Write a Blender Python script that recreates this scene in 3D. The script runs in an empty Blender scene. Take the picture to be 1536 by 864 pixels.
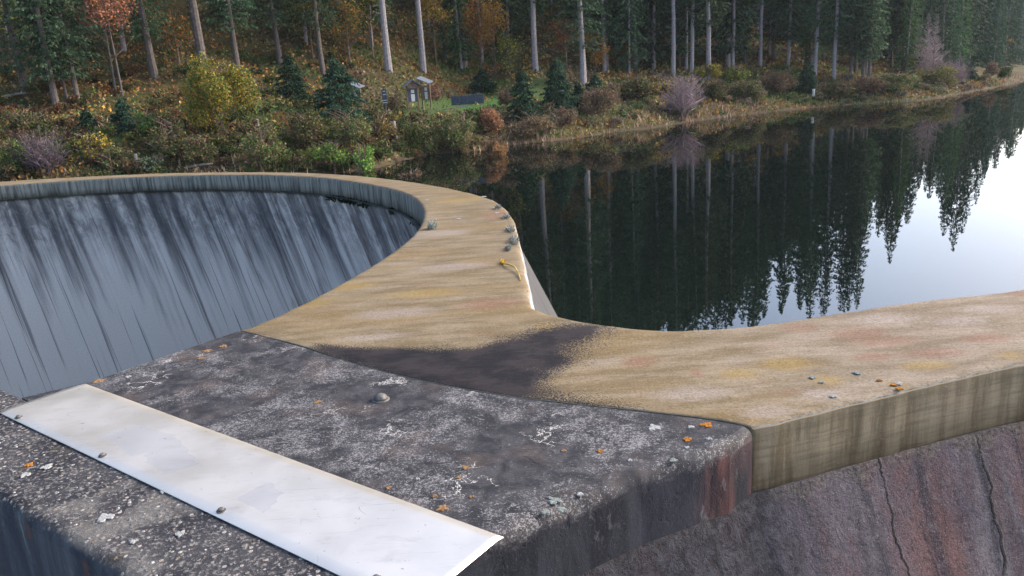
import bpy, bmesh, math, random
import numpy as np
from mathutils import Vector, Matrix, Euler
S = bpy.context.scene
C = S.collection
rad = math.radians
# ------------------------------------------------------------------ camera
F0, HC, HZ, SL = 1150.0, 1.3, 125.0, -0.065      # focal length in photo px, eye above crest, horizon row, roll
ROLL = math.atan(-SL)
PITCH = math.atan((432 - HZ) * math.cos(ROLL) / F0)
FW = np.array([0, math.cos(PITCH), -math.sin(PITCH)])
R0 = np.array([1., 0, 0]); U0 = np.cross(R0, FW)
RR = R0 * math.cos(ROLL) - U0 * math.sin(ROLL)
UU = R0 * math.sin(ROLL) + U0 * math.cos(ROLL)
cam_d = bpy.data.cameras.new('camera'); cam = bpy.data.objects.new('camera', cam_d); C.objects.link(cam)
M = Matrix(((RR[0], UU[0], -FW[0], 0), (RR[1], UU[1], -FW[1], 0), (RR[2], UU[2], -FW[2], HC), (0, 0, 0, 1)))
cam.matrix_world = M
cam_d.sensor_width = 36; cam_d.lens = 36 * F0 / 1536; cam_d.clip_start = 0.05; cam_d.clip_end = 6000
S.camera = cam
# ------------------------------------------------------------------ world, sun, exposure
W = bpy.data.worlds.new('World'); S.world = W; W.use_nodes = True
SUN_EL, SUN_AZ = rad(33), rad(74)                 # azimuth clockwise from the view direction (+Y)
wn = W.node_tree.nodes; wl = W.node_tree.links
sky = wn.new('ShaderNodeTexSky'); sky.sky_type = 'NISHITA'; sky.sun_disc = False
sky.sun_elevation = SUN_EL; sky.sun_rotation = SUN_AZ
sky.air_density = 0.75; sky.dust_density = 2.4; sky.ozone_density = 0.0
bg = wn['Background']; bg.inputs['Strength'].default_value = 0.14
wl.new(sky.outputs[0], bg.inputs['Color'])
sd = bpy.data.lights.new('sun', 'SUN'); sd.energy = 1.3; sd.angle = rad(28); sd.color = (1, .88, .72)
so = bpy.data.objects.new('sun', sd); C.objects.link(so)
sdir = Vector((math.sin(SUN_AZ) * math.cos(SUN_EL), math.cos(SUN_AZ) * math.cos(SUN_EL), math.sin(SUN_EL)))
so.rotation_euler = (-sdir).to_track_quat('-Z', 'Y').to_euler()
S.view_settings.view_transform = 'Standard'; S.view_settings.look = 'None'
S.view_settings.exposure = 1.85; S.view_settings.gamma = 1.0
WATER = -3.5
# ------------------------------------------------------------------ helpers
def at(px, py, z=0.0, d=None):
    """point of the place that the photo pixel shows, on the level z or at the distance d"""
    v = FW * F0 + RR * (px - 768) - UU * (py - 432)
    t = d / v[1] if d is not None else (z - HC) / v[2]
    return np.array([0, 0, HC]) + v * t
rng = np.random.default_rng(7); random.seed(7)
def vnoise(x, y, seed=0):
    xi = np.floor(x).astype(np.int64); yi = np.floor(y).astype(np.int64)
    xf = x - xi; yf = y - yi
    u = xf * xf * (3 - 2 * xf); v = yf * yf * (3 - 2 * yf)
    def h(a, b):
        n = (a * 374761393 + b * 668265263 + seed * 982451653) & 0x7fffffff
        n = ((n ^ (n >> 13)) * 1274126177) & 0x7fffffff
        return ((n ^ (n >> 16)) & 0xffff) / 65535.0
    return (h(xi, yi) * (1 - u) + h(xi + 1, yi) * u) * (1 - v) + (h(xi, yi + 1) * (1 - u) + h(xi + 1, yi + 1) * u) * v
def fbm(x, y, seed=0, o=4):
    x = np.asarray(x, float); y = np.asarray(y, float); s = 0; a = .5; t = 0
    for k in range(o):
        s = s + a * vnoise(x * 2 ** k + 17 * k, y * 2 ** k + 31 * k, seed + k); t += a; a *= .5
    return s / t
def tag(o, label=None, cat=None, group=None, kind=None):
    if label: o['label'] = label
    if cat: o['category'] = cat
    if group: o['group'] = group
    if kind: o['kind'] = kind
    return o
def empty(name, loc, label=None, cat=None, group=None):
    o = bpy.data.objects.new(name, None); C.objects.link(o); o.location = [float(c) for c in loc]
    o.empty_display_size = .2
    return tag(o, label, cat, group)
def link(name, me, parent=None, keep=True, mat=None):
    o = bpy.data.objects.new(name, me); C.objects.link(o)
    if mat and not me.materials: me.materials.append(mat)
    if parent:
        o.parent = parent
        if keep: o.matrix_parent_inverse = Matrix.Translation(-parent.location)   # mesh given in world coordinates
    return o
def npmesh(name, V, Fs, mat=None, smooth=False, uv=None, col=None, attrs=None):
    """V (n,3), Fs (m,k) int array; col per face or per vertex; uv per vertex; attrs {name: per vertex float}"""
    V = np.asarray(V, np.float32); Fs = np.asarray(Fs, np.int32); k = Fs.shape[1]
    me = bpy.data.meshes.new(name)
    me.vertices.add(len(V)); me.vertices.foreach_set('co', V.ravel())
    me.loops.add(Fs.size); me.loops.foreach_set('vertex_index', Fs.ravel())
    me.polygons.add(len(Fs)); me.polygons.foreach_set('loop_start', np.arange(0, Fs.size, k, dtype=np.int32))
    me.polygons.foreach_set('loop_total', np.full(len(Fs), k, np.int32))
    me.update(calc_edges=True)
    if smooth: me.polygons.foreach_set('use_smooth', np.ones(len(Fs), bool))
    if uv is not None:
        l = me.uv_layers.new(name='uv'); l.data.foreach_set('uv', np.asarray(uv, np.float32)[Fs.ravel()].ravel())
    if col is not None:
        col = np.asarray(col, np.float32)
        if col.shape[1] == 3: col = np.c_[col, np.ones(len(col), np.float32)]
        if len(col) == len(V) and len(V) != len(Fs):
            a = me.color_attributes.new('col', 'FLOAT_COLOR', 'POINT'); a.data.foreach_set('color', col.astype(np.float32).ravel())
        else:
            a = me.color_attributes.new('col', 'FLOAT_COLOR', 'CORNER'); a.data.foreach_set('color', np.repeat(col, k, axis=0).astype(np.float32).ravel())
    if attrs:
        for n, d in attrs.items():
            a = me.attributes.new(n, 'FLOAT', 'POINT'); a.data.foreach_set('value', np.asarray(d, np.float32))
    if mat: me.materials.append(mat)
    me.update()
    return me
class MB:
    """collects quads / tris for small hand-built meshes"""
    def __init__(s): s.v = []; s.f = []
    def box(s, c, d, rot=None):
        c = Vector(c); n = len(s.v)
        for x in (-.5, .5):
            for y in (-.5, .5):
                for z in (-.5, .5):
                    p = Vector((x * d[0], y * d[1], z * d[2]))
                    if rot: p = rot @ p
                    s.v.append(tuple(c + p))
        for q in ((0, 1, 3, 2), (4, 6, 7, 5), (0, 4, 5, 1), (2, 3, 7, 6), (0, 2, 6, 4), (1, 5, 7, 3)):
            s.f.append(tuple(n + i for i in q))
    def tube(s, pts, rs, k=8, cap=True):
        n = len(s.v); pts = [Vector(p) for p in pts]
        for i, p in enumerate(pts):
            t = (pts[min(i + 1, len(pts) - 1)] - pts[max(i - 1, 0)]).normalized()
            a = t.cross(Vector((0, 0, 1))) if abs(t.z) < .9 else t.cross(Vector((1, 0, 0)))
            a.normalize(); b = t.cross(a)
            for j in range(k):
                q = 2 * math.pi * j / k
                s.v.append(tuple(p + (a * math.cos(q) + b * math.sin(q)) * rs[i]))
        for i in range(len(pts) - 1):
            for j in range(k):
                s.f.append((n + i * k + j, n + i * k + (j + 1) % k, n + (i + 1) * k + (j + 1) % k, n + (i + 1) * k + j))
        if cap:
            s.f.append(tuple(n + j for j in range(k))[::-1]); m = n + (len(pts) - 1) * k
            s.f.append(tuple(m + j for j in range(k)))
    def mesh(s, name, mat=None, smooth=False, bevel=0):
        me = bpy.data.meshes.new(name); me.from_pydata(s.v, [], s.f)
        bm = bmesh.new(); bm.from_mesh(me)
        bmesh.ops.recalc_face_normals(bm, faces=bm.faces)
        if bevel: bmesh.ops.bevel(bm, geom=bm.edges[:], offset=bevel, segments=1, affect='EDGES')
        bm.to_mesh(me); bm.free()
        if smooth:
            for p in me.polygons: p.use_smooth = True
        if mat: me.materials.append(mat)
        return me
def grid_faces(nr, nc, off=0):
    i, j = np.meshgrid(np.arange(nr - 1), np.arange(nc - 1), indexing='ij'); a = (i * nc + j).ravel() + off
    return np.c_[a, a + 1, a + nc + 1, a + nc]
# ------------------------------------------------------------------ material helper
class NT:
    def __init__(s, name):
        s.m = bpy.data.materials.new(name); s.m.use_nodes = True; s.t = s.m.node_tree; s.n = s.t.nodes
        s.b = s.n['Principled BSDF']; s.out = s.n['Material Output']
    def N(s, ty, **kw):
        n = s.n.new(ty)
        for k, v in kw.items(): setattr(n, k, v)
        return n
    def put(s, sock, v):
        if isinstance(v, bpy.types.NodeSocket): s.t.links.new(v, sock)
        elif isinstance(v, (tuple, list)) and len(v) == 3 and sock.type == 'RGBA': sock.default_value = (*v, 1)
        else: sock.default_value = v
    def coord(s, kind='Object', scale=(1, 1, 1), rot=(0, 0, 0), loc=(0, 0, 0)):
        if kind == 'uv': o = s.N('ShaderNodeUVMap').outputs[0]
        else: o = s.N('ShaderNodeTexCoord').outputs[kind]
        mp = s.N('ShaderNodeMapping'); s.put(mp.inputs[0], o)
        mp.inputs['Scale'].default_value = scale; mp.inputs['Rotation'].default_value = rot; mp.inputs['Location'].default_value = loc
        return mp.outputs[0]
    def noise(s, co, sc=5, det=4, ro=.55, dist=0):
        n = s.N('ShaderNodeTexNoise'); s.put(n.inputs['Vector'], co)
        n.inputs['Scale'].default_value = sc; n.inputs['Detail'].default_value = det
        n.inputs['Roughness'].default_value = ro; n.inputs['Distortion'].default_value = dist
        return n.outputs['Fac']
    def vor(s, co, sc=5, feature='F1', rnd=1, out='Distance'):
        n = s.N('ShaderNodeTexVoronoi', feature=feature); s.put(n.inputs['Vector'], co)
        n.inputs['Scale'].default_value = sc; n.inputs['Randomness'].default_value = rnd
        return n.outputs[out]
    def ramp(s, f, a, b, lo=0., hi=1.):
        n = s.N('ShaderNodeMapRange'); n.interpolation_type = 'SMOOTHSTEP'; s.put(n.inputs[0], f)
        for i, v in zip((1, 2, 3, 4), (a, b, lo, hi)): s.put(n.inputs[i], v)
        return n.outputs[0]
    def math(s, op, a, b=0., c=None, clamp=False):
        n = s.N('ShaderNodeMath', operation=op); n.use_clamp = clamp
        s.put(n.inputs[0], a); s.put(n.inputs[1], b)
        if c is not None: s.put(n.inputs[2], c)
        return n.outputs[0]
    def mul(s, a, b): return s.math('MULTIPLY', a, b)
    def add(s, a, b): return s.math('ADD', a, b)
    def sub(s, a, b): return s.math('SUBTRACT', a, b)
    def mix(s, f, a, b, mode='MIX'):
        n = s.N('ShaderNodeMix', data_type='RGBA', blend_type=mode); s.put(n.inputs[0], f); s.put(n.inputs[6], a); s.put(n.inputs[7], b)
        return n.outputs[2]
    def attr(s, name, out='Fac'):
        n = s.N('ShaderNodeAttribute', attribute_name=name); return n.outputs[out]
    def sep(s, v):
        n = s.N('ShaderNodeSeparateXYZ'); s.put(n.inputs[0], v); return n.outputs
    def bump(s, h, st=.5, dist=.01, prev=None):
        n = s.N('ShaderNodeBump'); s.put(n.inputs['Height'], h); n.inputs['Strength'].default_value = st; n.inputs['Distance'].default_value = dist
        if prev: s.put(n.inputs['Normal'], prev)
        return n.outputs[0]
    def fin(s, col, rough=.85, bump=None, spec=.3, metal=None):
        s.put(s.b.inputs['Base Color'], col); s.put(s.b.inputs['Roughness'], rough)
        s.b.inputs['Specular IOR Level'].default_value = spec
        if metal is not None: s.put(s.b.inputs['Metallic'], metal)
        if bump is not None: s.put(s.b.inputs['Normal'], bump)
        return s.m
def plain(name, col, rough=.8, var=.25, sc=8, spec=.3, metal=None):
    t = NT(name); co = t.coord()
    n = t.noise(co, sc, 5, .6)
    c = t.mix(t.ramp(n, .3, .7), tuple(c * (1 - var) for c in col), tuple(min(1, c * (1 + var)) for c in col))
    return t.fin(c, rough, t.bump(n, .3, .01), spec, metal)
# ---- concrete of the crest cap
def mat_cap():
    t = NT('crest_concrete'); co = t.coord()
    st = t.coord(scale=(1.0, 3.6, 3), rot=(0, 0, rad(-3)))
    big = t.noise(t.coord(scale=(1, 2.4, 1)), .9, 3, .5, .4); mid = t.noise(st, 2.2, 5, .6); fine = t.noise(co, 90, 3, .7); grain = t.noise(co, 260, 2, .6)
    c = t.mix(t.ramp(mid, .34, .66), (.130, .096, .048), (.230, .184, .120))
    c = t.mix(t.mul(t.ramp(big, .46, .68),   .55), c, (.19, .128, .048))                       # ochre algae film
    pale = t.noise(t.coord(scale=(1, 5.5, 1), loc=(3, 5, 0)), 1.7, 4, .6)
    c = t.mix(t.mul(t.ramp(pale, .54, .72), .45), c, (.29, .25, .22))
    red = t.noise(t.coord(scale=(1.2, 3.4, 1), loc=(9, 2, 0)), 1.4, 3, .6)
    c = t.mix(t.mul(t.ramp(red, .60, .74), .4), c, (.20, .095, .06))
    c = t.mix(t.mul(t.ramp(t.add(t.sep(co)[0], t.mul(t.sub(mid, .5), 2.)), .5, 1.9), .5), c, t.mix(t.ramp(mid, .35, .65), (.17, .135, .11), (.27, .232, .20)))
    A = t.sep(t.attr('col', 'Color'))
    jn = t.mul(t.sub(t.noise(co, 28, 4, .7), .5), .9)
    c = t.mix(t.mul(t.ramp(t.add(A[0], jn), .25, .85), .45), c, (.21, .09, .06))
    c = t.mix(t.mul(t.ramp(t.add(A[1], jn), .3, .9), .5), c, (.27, .18, .035))
    c = t.mix(t.mul(t.ramp(t.add(A[2], jn), .25, .9), .5), c, (.31, .27, .25))
    pit_ = t.noise(co, 34, 5, .8); c = t.mix(t.ramp(pit_, .33, .47, .6, 0), c, (.085, .062, .036)); c = t.mix(t.ramp(fine, .34, .52, .6, 0), c, (.08, .06, .036)); c = t.mix(t.ramp(pit_, .56, .68, 0, .4), c, (.36, .29, .20))                           # pores
    c = t.mix(t.ramp(fine, .58, .76, 0, .5), c, (.38, .33, .27))
    gl = t.noise(t.coord(scale=(9, 60, 9), rot=(0, 0, rad(-4))), 1.3, 3, .6)
    c = t.mix(t.ramp(gl, .3, .7, .3, 0), c, (.09, .065, .04))
    # dark wet stain at the joint: speckled edge
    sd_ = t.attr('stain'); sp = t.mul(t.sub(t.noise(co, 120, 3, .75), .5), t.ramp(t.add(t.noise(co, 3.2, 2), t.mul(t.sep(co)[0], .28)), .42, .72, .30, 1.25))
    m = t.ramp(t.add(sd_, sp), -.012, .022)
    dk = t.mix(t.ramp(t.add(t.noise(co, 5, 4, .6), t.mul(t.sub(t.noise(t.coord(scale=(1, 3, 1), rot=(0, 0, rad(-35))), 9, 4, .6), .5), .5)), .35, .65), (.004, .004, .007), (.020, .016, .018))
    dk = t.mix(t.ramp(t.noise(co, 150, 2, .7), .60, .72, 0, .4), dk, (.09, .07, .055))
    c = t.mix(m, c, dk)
    # vertical sides (attribute side: 1 pit side, 2 lake side, 3 valley side)
    sv = t.attr('side'); uv = t.sep(t.coord('uv'))
    suv = t.coord('uv', scale=(14, 1.2, 1)); s1 = t.noise(suv, 1, 5, .65); s2 = t.noise(t.coord('uv', scale=(45, 3, 1)), 1, 3, .6)
    g1 = t.mix(t.ramp(s1, .34, .62), (.055, .06, .055), (.20, .21, .19)); g1 = t.mix(t.ramp(s2, .5, .75, 0, .45), g1, (.04, .045, .045))
    g3 = t.mix(t.ramp(s1, .32, .66), (.088, .066, .038), (.205, .165, .112)); g3 = t.mix(t.ramp(s2, .52, .72, 0, .4), g3, (.22, .20, .14))
    topd = t.ramp(t.add(uv[1], t.mul(t.sub(s1, .5), .08)), .015, .10, .8, 0)
    brd = t.noise(t.coord('uv', scale=(5, 60, 1), rot=(0, 0, rad(-9))), 1, 2, .5)
    g3 = t.mix(t.ramp(brd, .45, .7, 0, .38), g3, (.06, .05, .03)); g3 = t.mix(t.mul(topd, .5), g3, (.05, .048, .03))
    g3 = t.mix(t.ramp(t.noise(co, 70, 3, .7), .56, .75, 0, .5), g3, (.22, .20, .15))
    g1 = t.mix(t.ramp(t.noise(co, 9, 4, .7), .6, .78, 0, .6), g1, (.05, .06, .025))
    hol = t.ramp(t.noise(t.coord('uv', scale=(6, 22, 1)), 1.6, 2), .63, .66)
    g2 = t.mix(hol, (.30, .31, .34), (.06, .06, .07)); g2 = t.mix(t.ramp(t.add(uv[1], t.mul(t.sub(s2, .5), .1)), .04, .055, 1, 0), g2, (.24, .18, .12))
    c = t.mix(t.ramp(sv, .3, .7), c, g1)
    c = t.mix(t.ramp(sv, 1.3, 1.7), c, g2)
    c = t.mix(t.ramp(sv, 2.3, 2.7), c, g3)
    b = t.bump(t.add(t.mul(fine, .6), t.mul(grain, .4)), .55, .004); b = t.bump(gl, .22, .004, b); b = t.bump(t.mul(brd, t.ramp(sv, 2.3, 2.7)), .4, .006, b)
    return t.fin(c, .9, b, .25)
def mat_pier():
    t = NT('pier_concrete'); co = t.coord()
    n1 = t.noise(co, 2.2, 5, .62, .5); n2 = t.noise(co, 75, 4, .78); n3 = t.noise(co, 11, 5, .65, .6); n4 = t.noise(co, 210, 2, .7)
    thr = t.add(t.ramp(n1, .36, .64, .615, .50), t.mul(t.sub(n3, .5), -.22))
    sp = t.ramp(t.add(t.mul(n2, .5), t.mul(n4, .5)), t.sub(thr, .03), t.add(thr, .075))
    c = t.mix(t.ramp(n3, .35, .65), (.013, .014, .019), (.046, .045, .050))
    c = t.mix(t.mul(t.ramp(t.noise(co, 3.7, 3), .52, .7), .45), c, (.085, .063, .052))
    c = t.mix(t.mul(sp, .74), c, (.26, .255, .26))
    # thin white crack net
    w = t.N('ShaderNodeVectorMath', operation='ADD'); t.put(w.inputs[0], t.coord(loc=(.7, .2, 0)))
    wn_ = t.N('ShaderNodeTexNoise'); t.put(wn_.inputs['Vector'], co); wn_.inputs['Scale'].default_value = 9; wn_.inputs['Detail'].default_value = 5; wn_.inputs['Roughness'].default_value = .7
    sc_ = t.N('ShaderNodeVectorMath', operation='SCALE'); t.put(sc_.inputs[0], wn_.outputs['Color']); sc_.inputs['Scale'].default_value = .24
    t.put(w.inputs[1], sc_.outputs[0])
    e = t.vor(w.outputs[0], 6.5, 'DISTANCE_TO_EDGE')
    cm = t.mul(t.ramp(e, .006, .018, 1, 0), t.ramp(t.noise(co, 2.9, 3, .6), .54, .66))
    cm = t.mul(cm, t.ramp(t.noise(co, 22, 3, .7), .34, .46))
    cm = t.mul(cm, t.ramp(t.sep(co)[2], -.03, -.01))
    c = t.mix(cm, c, (.55, .53, .50))
    # dark sunken blotches
    bl = t.ramp(t.noise(t.coord(scale=(1, 1.6, 1), loc=(4, 1, 0)), 9, 4, .6, .8), .60, .68)
    c = t.mix(t.mul(bl, .7), c, (.018, .018, .023))
    # flank: darker, blue-black with red and pale runs
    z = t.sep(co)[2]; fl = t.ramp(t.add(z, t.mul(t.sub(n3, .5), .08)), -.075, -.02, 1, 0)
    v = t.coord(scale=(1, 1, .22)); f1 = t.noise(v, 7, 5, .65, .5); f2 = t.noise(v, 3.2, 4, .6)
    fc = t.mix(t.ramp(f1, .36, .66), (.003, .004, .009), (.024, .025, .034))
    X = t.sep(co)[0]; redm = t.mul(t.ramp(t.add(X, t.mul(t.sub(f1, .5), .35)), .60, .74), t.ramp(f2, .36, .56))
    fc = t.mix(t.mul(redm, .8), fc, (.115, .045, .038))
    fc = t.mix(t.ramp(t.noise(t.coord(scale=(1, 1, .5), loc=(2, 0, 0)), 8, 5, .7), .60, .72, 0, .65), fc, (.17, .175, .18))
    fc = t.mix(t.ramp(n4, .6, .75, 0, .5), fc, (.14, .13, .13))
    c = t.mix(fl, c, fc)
    h = t.add(t.mul(n2, .5), t.mul(n3, .5))
    b = t.bump(h, .6, .008); b = t.bump(t.sub(1, bl), .3, .01, b)
    return t.fin(c, .85, b, .3)
def mat_side():
    t = NT('exposed_aggregate_concrete'); co = t.coord()
    n1 = t.noise(co, 3, 5, .65, .4); n2 = t.noise(co, 60, 4, .75); n3 = t.noise(co, 16, 4, .6)
    c = t.mix(t.ramp(n1, .35, .65), (.014, .015, .022), (.046, .045, .050))
    c = t.mix(t.ramp(n2, .5, .66, 0, .75), c, (.25, .235, .22))
    c = t.mix(t.mul(t.ramp(t.noise(t.coord(loc=(5, 3, 1)), 4.5, 4, .6), .56, .66), .3), c, (.08, .068, .03))
    c = t.mix(t.mul(t.ramp(t.noise(t.coord(loc=(1, 8, 1)), 2.4, 4, .6), .56, .68), .45), c, (.19, .18, .165))
    vd = t.vor(co, 42, out='Distance'); vc = t.sep(t.vor(co, 42, out='Color'))
    pe = t.mul(t.ramp(vd, .25, .36, 1, 0), t.ramp(vc[0], .55, .6))
    c = t.mix(t.mul(pe, .8), c, t.mix(vc[1], (.42, .40, .38), (.17, .13, .09)))
    z = t.sep(co)[2]; fl = t.ramp(t.add(z, t.mul(t.sub(n3, .5), .03)), -.035, -.012, 1, 0)
    v = t.coord(scale=(1, 1, .2)); f1 = t.noise(v, 6, 5, .65, .5)
    fc = t.mix(t.ramp(f1, .36, .66), (.012, .020, .034), (.055, .068, .082))
    fc = t.mix(t.ramp(t.noise(t.coord(scale=(1, 1, .3)), 11, 4, .6), .6, .72, 0, .6), fc, (.17, .20, .20))
    rs = t.vor(t.coord(scale=(1, 1, .55), loc=(.1, 0, .07)), 7); fc = t.mix(t.mul(t.ramp(rs, .10, .16, 1, 0), .7), fc, (.07, .028, .018))
    c = t.mix(fl, c, fc)
    b = t.bump(t.add(n2, t.mul(pe, .6)), .8, .010)
    return t.fin(c, .88, b, .3)
def mat_pit():
    t = NT('pit_wall_concrete'); uv = t.sep(t.coord('uv'))
    lo = t.coord('uv', scale=(1.7, .16, 1)); mi = t.coord('uv', scale=(6.5, .33, 1)); fi = t.coord('uv', scale=(24, .8, 1))
    a = t.noise(lo, 1, 4, .6, .3); b_ = t.noise(mi, 1, 4, .6, .2); c_ = t.noise(fi, 1, 3, .6)
    dep = t.ramp(uv[1], .3, 4.2)
    s = t.add(t.add(t.mul(a, .6), t.mul(b_, .28)), t.mul(c_, .12))
    s = t.add(s, t.mul(t.sub(dep, .34), .22))
    c = t.mix(t.ramp(s, .33, .57), (.085, .090, .100), (.60, .61, .61))
    c = t.mix(t.ramp(s, .60, .76), c, (.60, .62, .63))
    top = t.mul(t.ramp(t.add(uv[1], t.mul(t.sub(b_, .5), 1.6)), .5, 1.5, 1, 0), t.ramp(t.noise(t.coord('uv', scale=(3.5, 2.2, 1)), 1.6, 5, .7, .6), .38, .6))
    c = t.mix(t.mul(top, .55), c, (.035, .038, .05))
    # narrow bright lime runs and dark hairline streaks
    br = t.ramp(t.noise(t.coord('uv', scale=(3.1, .12, 1), loc=(4, 2, 0)), 1, 3, .6), .63, .70)
    c = t.mix(t.mul(t.mul(br, t.ramp(uv[1], .3, 1.6)), .55), c, (.50, .56, .60))
    hl = t.ramp(t.noise(t.coord('uv', scale=(17, .18, 1), loc=(1, 7, 0)), 1, 2, .5), .60, .66)
    c = t.mix(t.mul(hl, .6), c, (.03, .036, .05))
    rr = t.ramp(t.noise(t.coord('uv', scale=(2.5, .6, 1), loc=(8, 8, 0)), 1, 4, .6), .55, .7)
    c = t.mix(t.mul(t.mul(rr, t.ramp(uv[0], 17.3, 19)), .5), c, (.09, .06, .055))
    mo = t.mul(t.ramp(t.add(uv[1], t.mul(t.sub(t.noise(t.coord('uv', scale=(9, 9, 1)), 1, 4, .7), .5), .14)), .02, .07, 1, 0), 1)
    c = t.mix(t.mul(mo, .8), c, (.018, .024, .012))
    g = t.noise(t.coord('uv', scale=(40, 40, 1)), 1, 3, .7)
    c = t.mix(t.ramp(g, .35, .65, .18, 0), c, (.02, .025, .035))
    return t.fin(c, .8, t.bump(t.add(b_, t.mul(g, .4)), .35, .012), .3)
def mat_down():
    t = NT('valley_wall_concrete'); uv = t.sep(t.coord('uv')); co = t.coord()
    lo = t.noise(t.coord('uv', scale=(1.5, .38, 1)), 1, 4, .6, .4); mi = t.noise(t.coord('uv', scale=(6, 1.0, 1)), 1, 5, .65, .5)
    g = t.noise(co, 55, 4, .75); g2 = t.noise(co, 170, 2, .7)
    s = t.add(t.mul(lo, .5), t.mul(mi, .5))
    c = t.mix(t.ramp(s, .38, .60), (.020, .018, .030), (.108, .092, .112))
    pk = t.mul(t.ramp(t.noise(t.coord('uv', scale=(1.9, .5, 1), loc=(3, 1, 0)), 1, 5, .65, .6), .47, .64), t.ramp(uv[1], .5, 2.6, 1, .15))
    c = t.mix(t.mul(pk, .75), c, (.135, .062, .058))
    pale = t.mul(t.ramp(t.noise(t.coord('uv', scale=(2.1, .35, 1), loc=(6, 4, 0)), 1, 4, .6, .4), .52, .68), t.ramp(uv[1], .2, .9, .15, 1.))
    c = t.mix(pale, c, (.26, .26, .285))
    dk = t.ramp(t.noise(t.coord('uv', scale=(5.2, .34, 1), loc=(2, 9, 0)), 1, 5, .7, .5), .55, .66)
    c = t.mix(t.mul(dk, .75), c, (.014, .016, .030))
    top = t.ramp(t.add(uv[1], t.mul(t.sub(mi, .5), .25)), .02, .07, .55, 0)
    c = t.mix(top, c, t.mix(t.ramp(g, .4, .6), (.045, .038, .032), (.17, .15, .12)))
    ye = t.ramp(t.noise(t.coord('uv', scale=(3, .9, 1), loc=(11, 3, 0)), 1, 3, .6), .70, .76)
    c = t.mix(t.mul(ye, .7), c, (.20, .13, .03))
    g5 = t.noise(co, 17, 6, .8, .5); c = t.mix(t.ramp(g5, .54, .66, 0, .55), c, (.17, .15, .16)); c = t.mix(t.ramp(g5, .34, .46, .75, 0), c, (.022, .022, .032))
    c = t.mix(t.ramp(g2, .56, .70, 0, .6), c, (.27, .25, .26)); c = t.mix(t.ramp(g, .30, .50, .65, 0), c, (.02, .02, .03))
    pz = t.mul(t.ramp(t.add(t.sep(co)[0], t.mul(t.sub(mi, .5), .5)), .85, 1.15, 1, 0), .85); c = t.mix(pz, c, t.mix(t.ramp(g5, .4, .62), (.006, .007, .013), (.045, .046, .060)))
    wob = t.mul(t.sub(t.noise(t.coord('uv', scale=(.2, 3, 1)), 1.3, 5, .65), .5), .14); ck = 0.
    for u0, vmax, wd in CRACKS:
        dd_ = t.math('ABSOLUTE', t.sub(t.add(uv[0], wob), u0)); ww = t.add(wd, t.mul(t.sub(mi, .5), wd * 1.6))
        k_ = t.mul(t.ramp(t.math('DIVIDE', dd_, ww), .7, 1.5, 1, 0), t.ramp(uv[1], vmax, vmax + .15, 1, 0)); ck = t.math('MAXIMUM', ck, k_)
    ck = t.mul(ck, t.ramp(t.noise(t.coord('uv', scale=(3, 7, 1)), 1, 4, .7), .36, .56, .15, 1))
    c = t.mix(t.mul(ck, .93), c, (.010, .011, .014))
    return t.fin(c, .86, t.bump(t.sub(t.add(t.add(g, t.mul(g5, 2.)), mi), t.mul(ck, 2)), .95, .022), .3)
def mat_up():
    t = NT('lake_wall_concrete'); s = t.noise(t.coord('uv', scale=(10, .8, 1)), 1, 4, .6); z = t.sep(t.coord('uv'))
    c = t.mix(t.ramp(s, .3, .7), (.035, .036, .038), (.075, .075, .078))
    c = t.mix(t.ramp(t.add(z[1], t.mul(t.sub(s, .5), .5)), 2.2, 2.9), c, (.05, .055, .04))
    return t.fin(c, .85, t.bump(s, .3, .01))
def mat_metal():
    t = NT('scuffed_steel'); co = t.coord()
    n = t.noise(co, 3, 4, .6); br = t.noise(t.coord(scale=(2, 60, 1)), 4, 3, .6)
    A = t.sep(t.attr('col', 'Color'))
    e1 = t.ramp(t.add(A[0], t.mul(t.sub(t.noise(co, 40, 3, .7), .5), .25)), .45, .55)     # tape marks
    w = t.N('ShaderNodeVectorMath', operation='ADD'); t.put(w.inputs[0], co)
    wn_ = t.N('ShaderNodeTexNoise'); t.put(wn_.inputs['Vector'], co); wn_.inputs['Scale'].default_value = 3
    sc_ = t.N('ShaderNodeVectorMath', operation='SCALE'); t.put(sc_.inputs[0], wn_.outputs['Color']); sc_.inputs['Scale'].default_value = .5
    t.put(w.inputs[1], sc_.outputs[0])
    e = t.vor(w.outputs[0], 3.3, 'DISTANCE_TO_EDGE'); scr = t.mul(t.ramp(e, .0005, .0022, 1, 0), t.ramp(t.noise(co, 8, 3, .7), .54, .62))
    sp = t.ramp(t.noise(co, 30, 3, .7), .68, .74); dirt = t.mul(t.ramp(t.noise(t.coord(scale=(1, 2.5, 1)), 6, 6, .75, .6), .52, .72), .22)
    lin = t.mul(t.ramp(t.noise(t.coord(scale=(3, 140, 1), rot=(0, 0, rad(52))), 1.2, 2, .5), .66, .70), .3)
    c = t.mix(t.ramp(n, .35, .65), (.76, .70, .62), (.86, .80, .72))
    c = t.mix(t.mul(e1, .55), c, (.50, .50, .50)); c = t.mix(t.mul(scr, .7), c, (.22, .20, .18)); c = t.mix(t.mul(sp, .6), c, (.2, .17, .14)); c = t.mix(dirt, c, (.34, .31, .27)); c = t.mix(lin, c, (.35, .34, .33))
    c = t.mix(t.mul(A[1], .25), c, (.80, .74, .62))
    r = t.add(t.ramp(n, .3, .7, .30, .38), t.mul(e1, .10))
    m = t.fin(c, r, t.bump(t.add(br, t.mul(t.noise(co, 5, 3), .3)), .05, .002), .5, .72)
    return m
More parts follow.
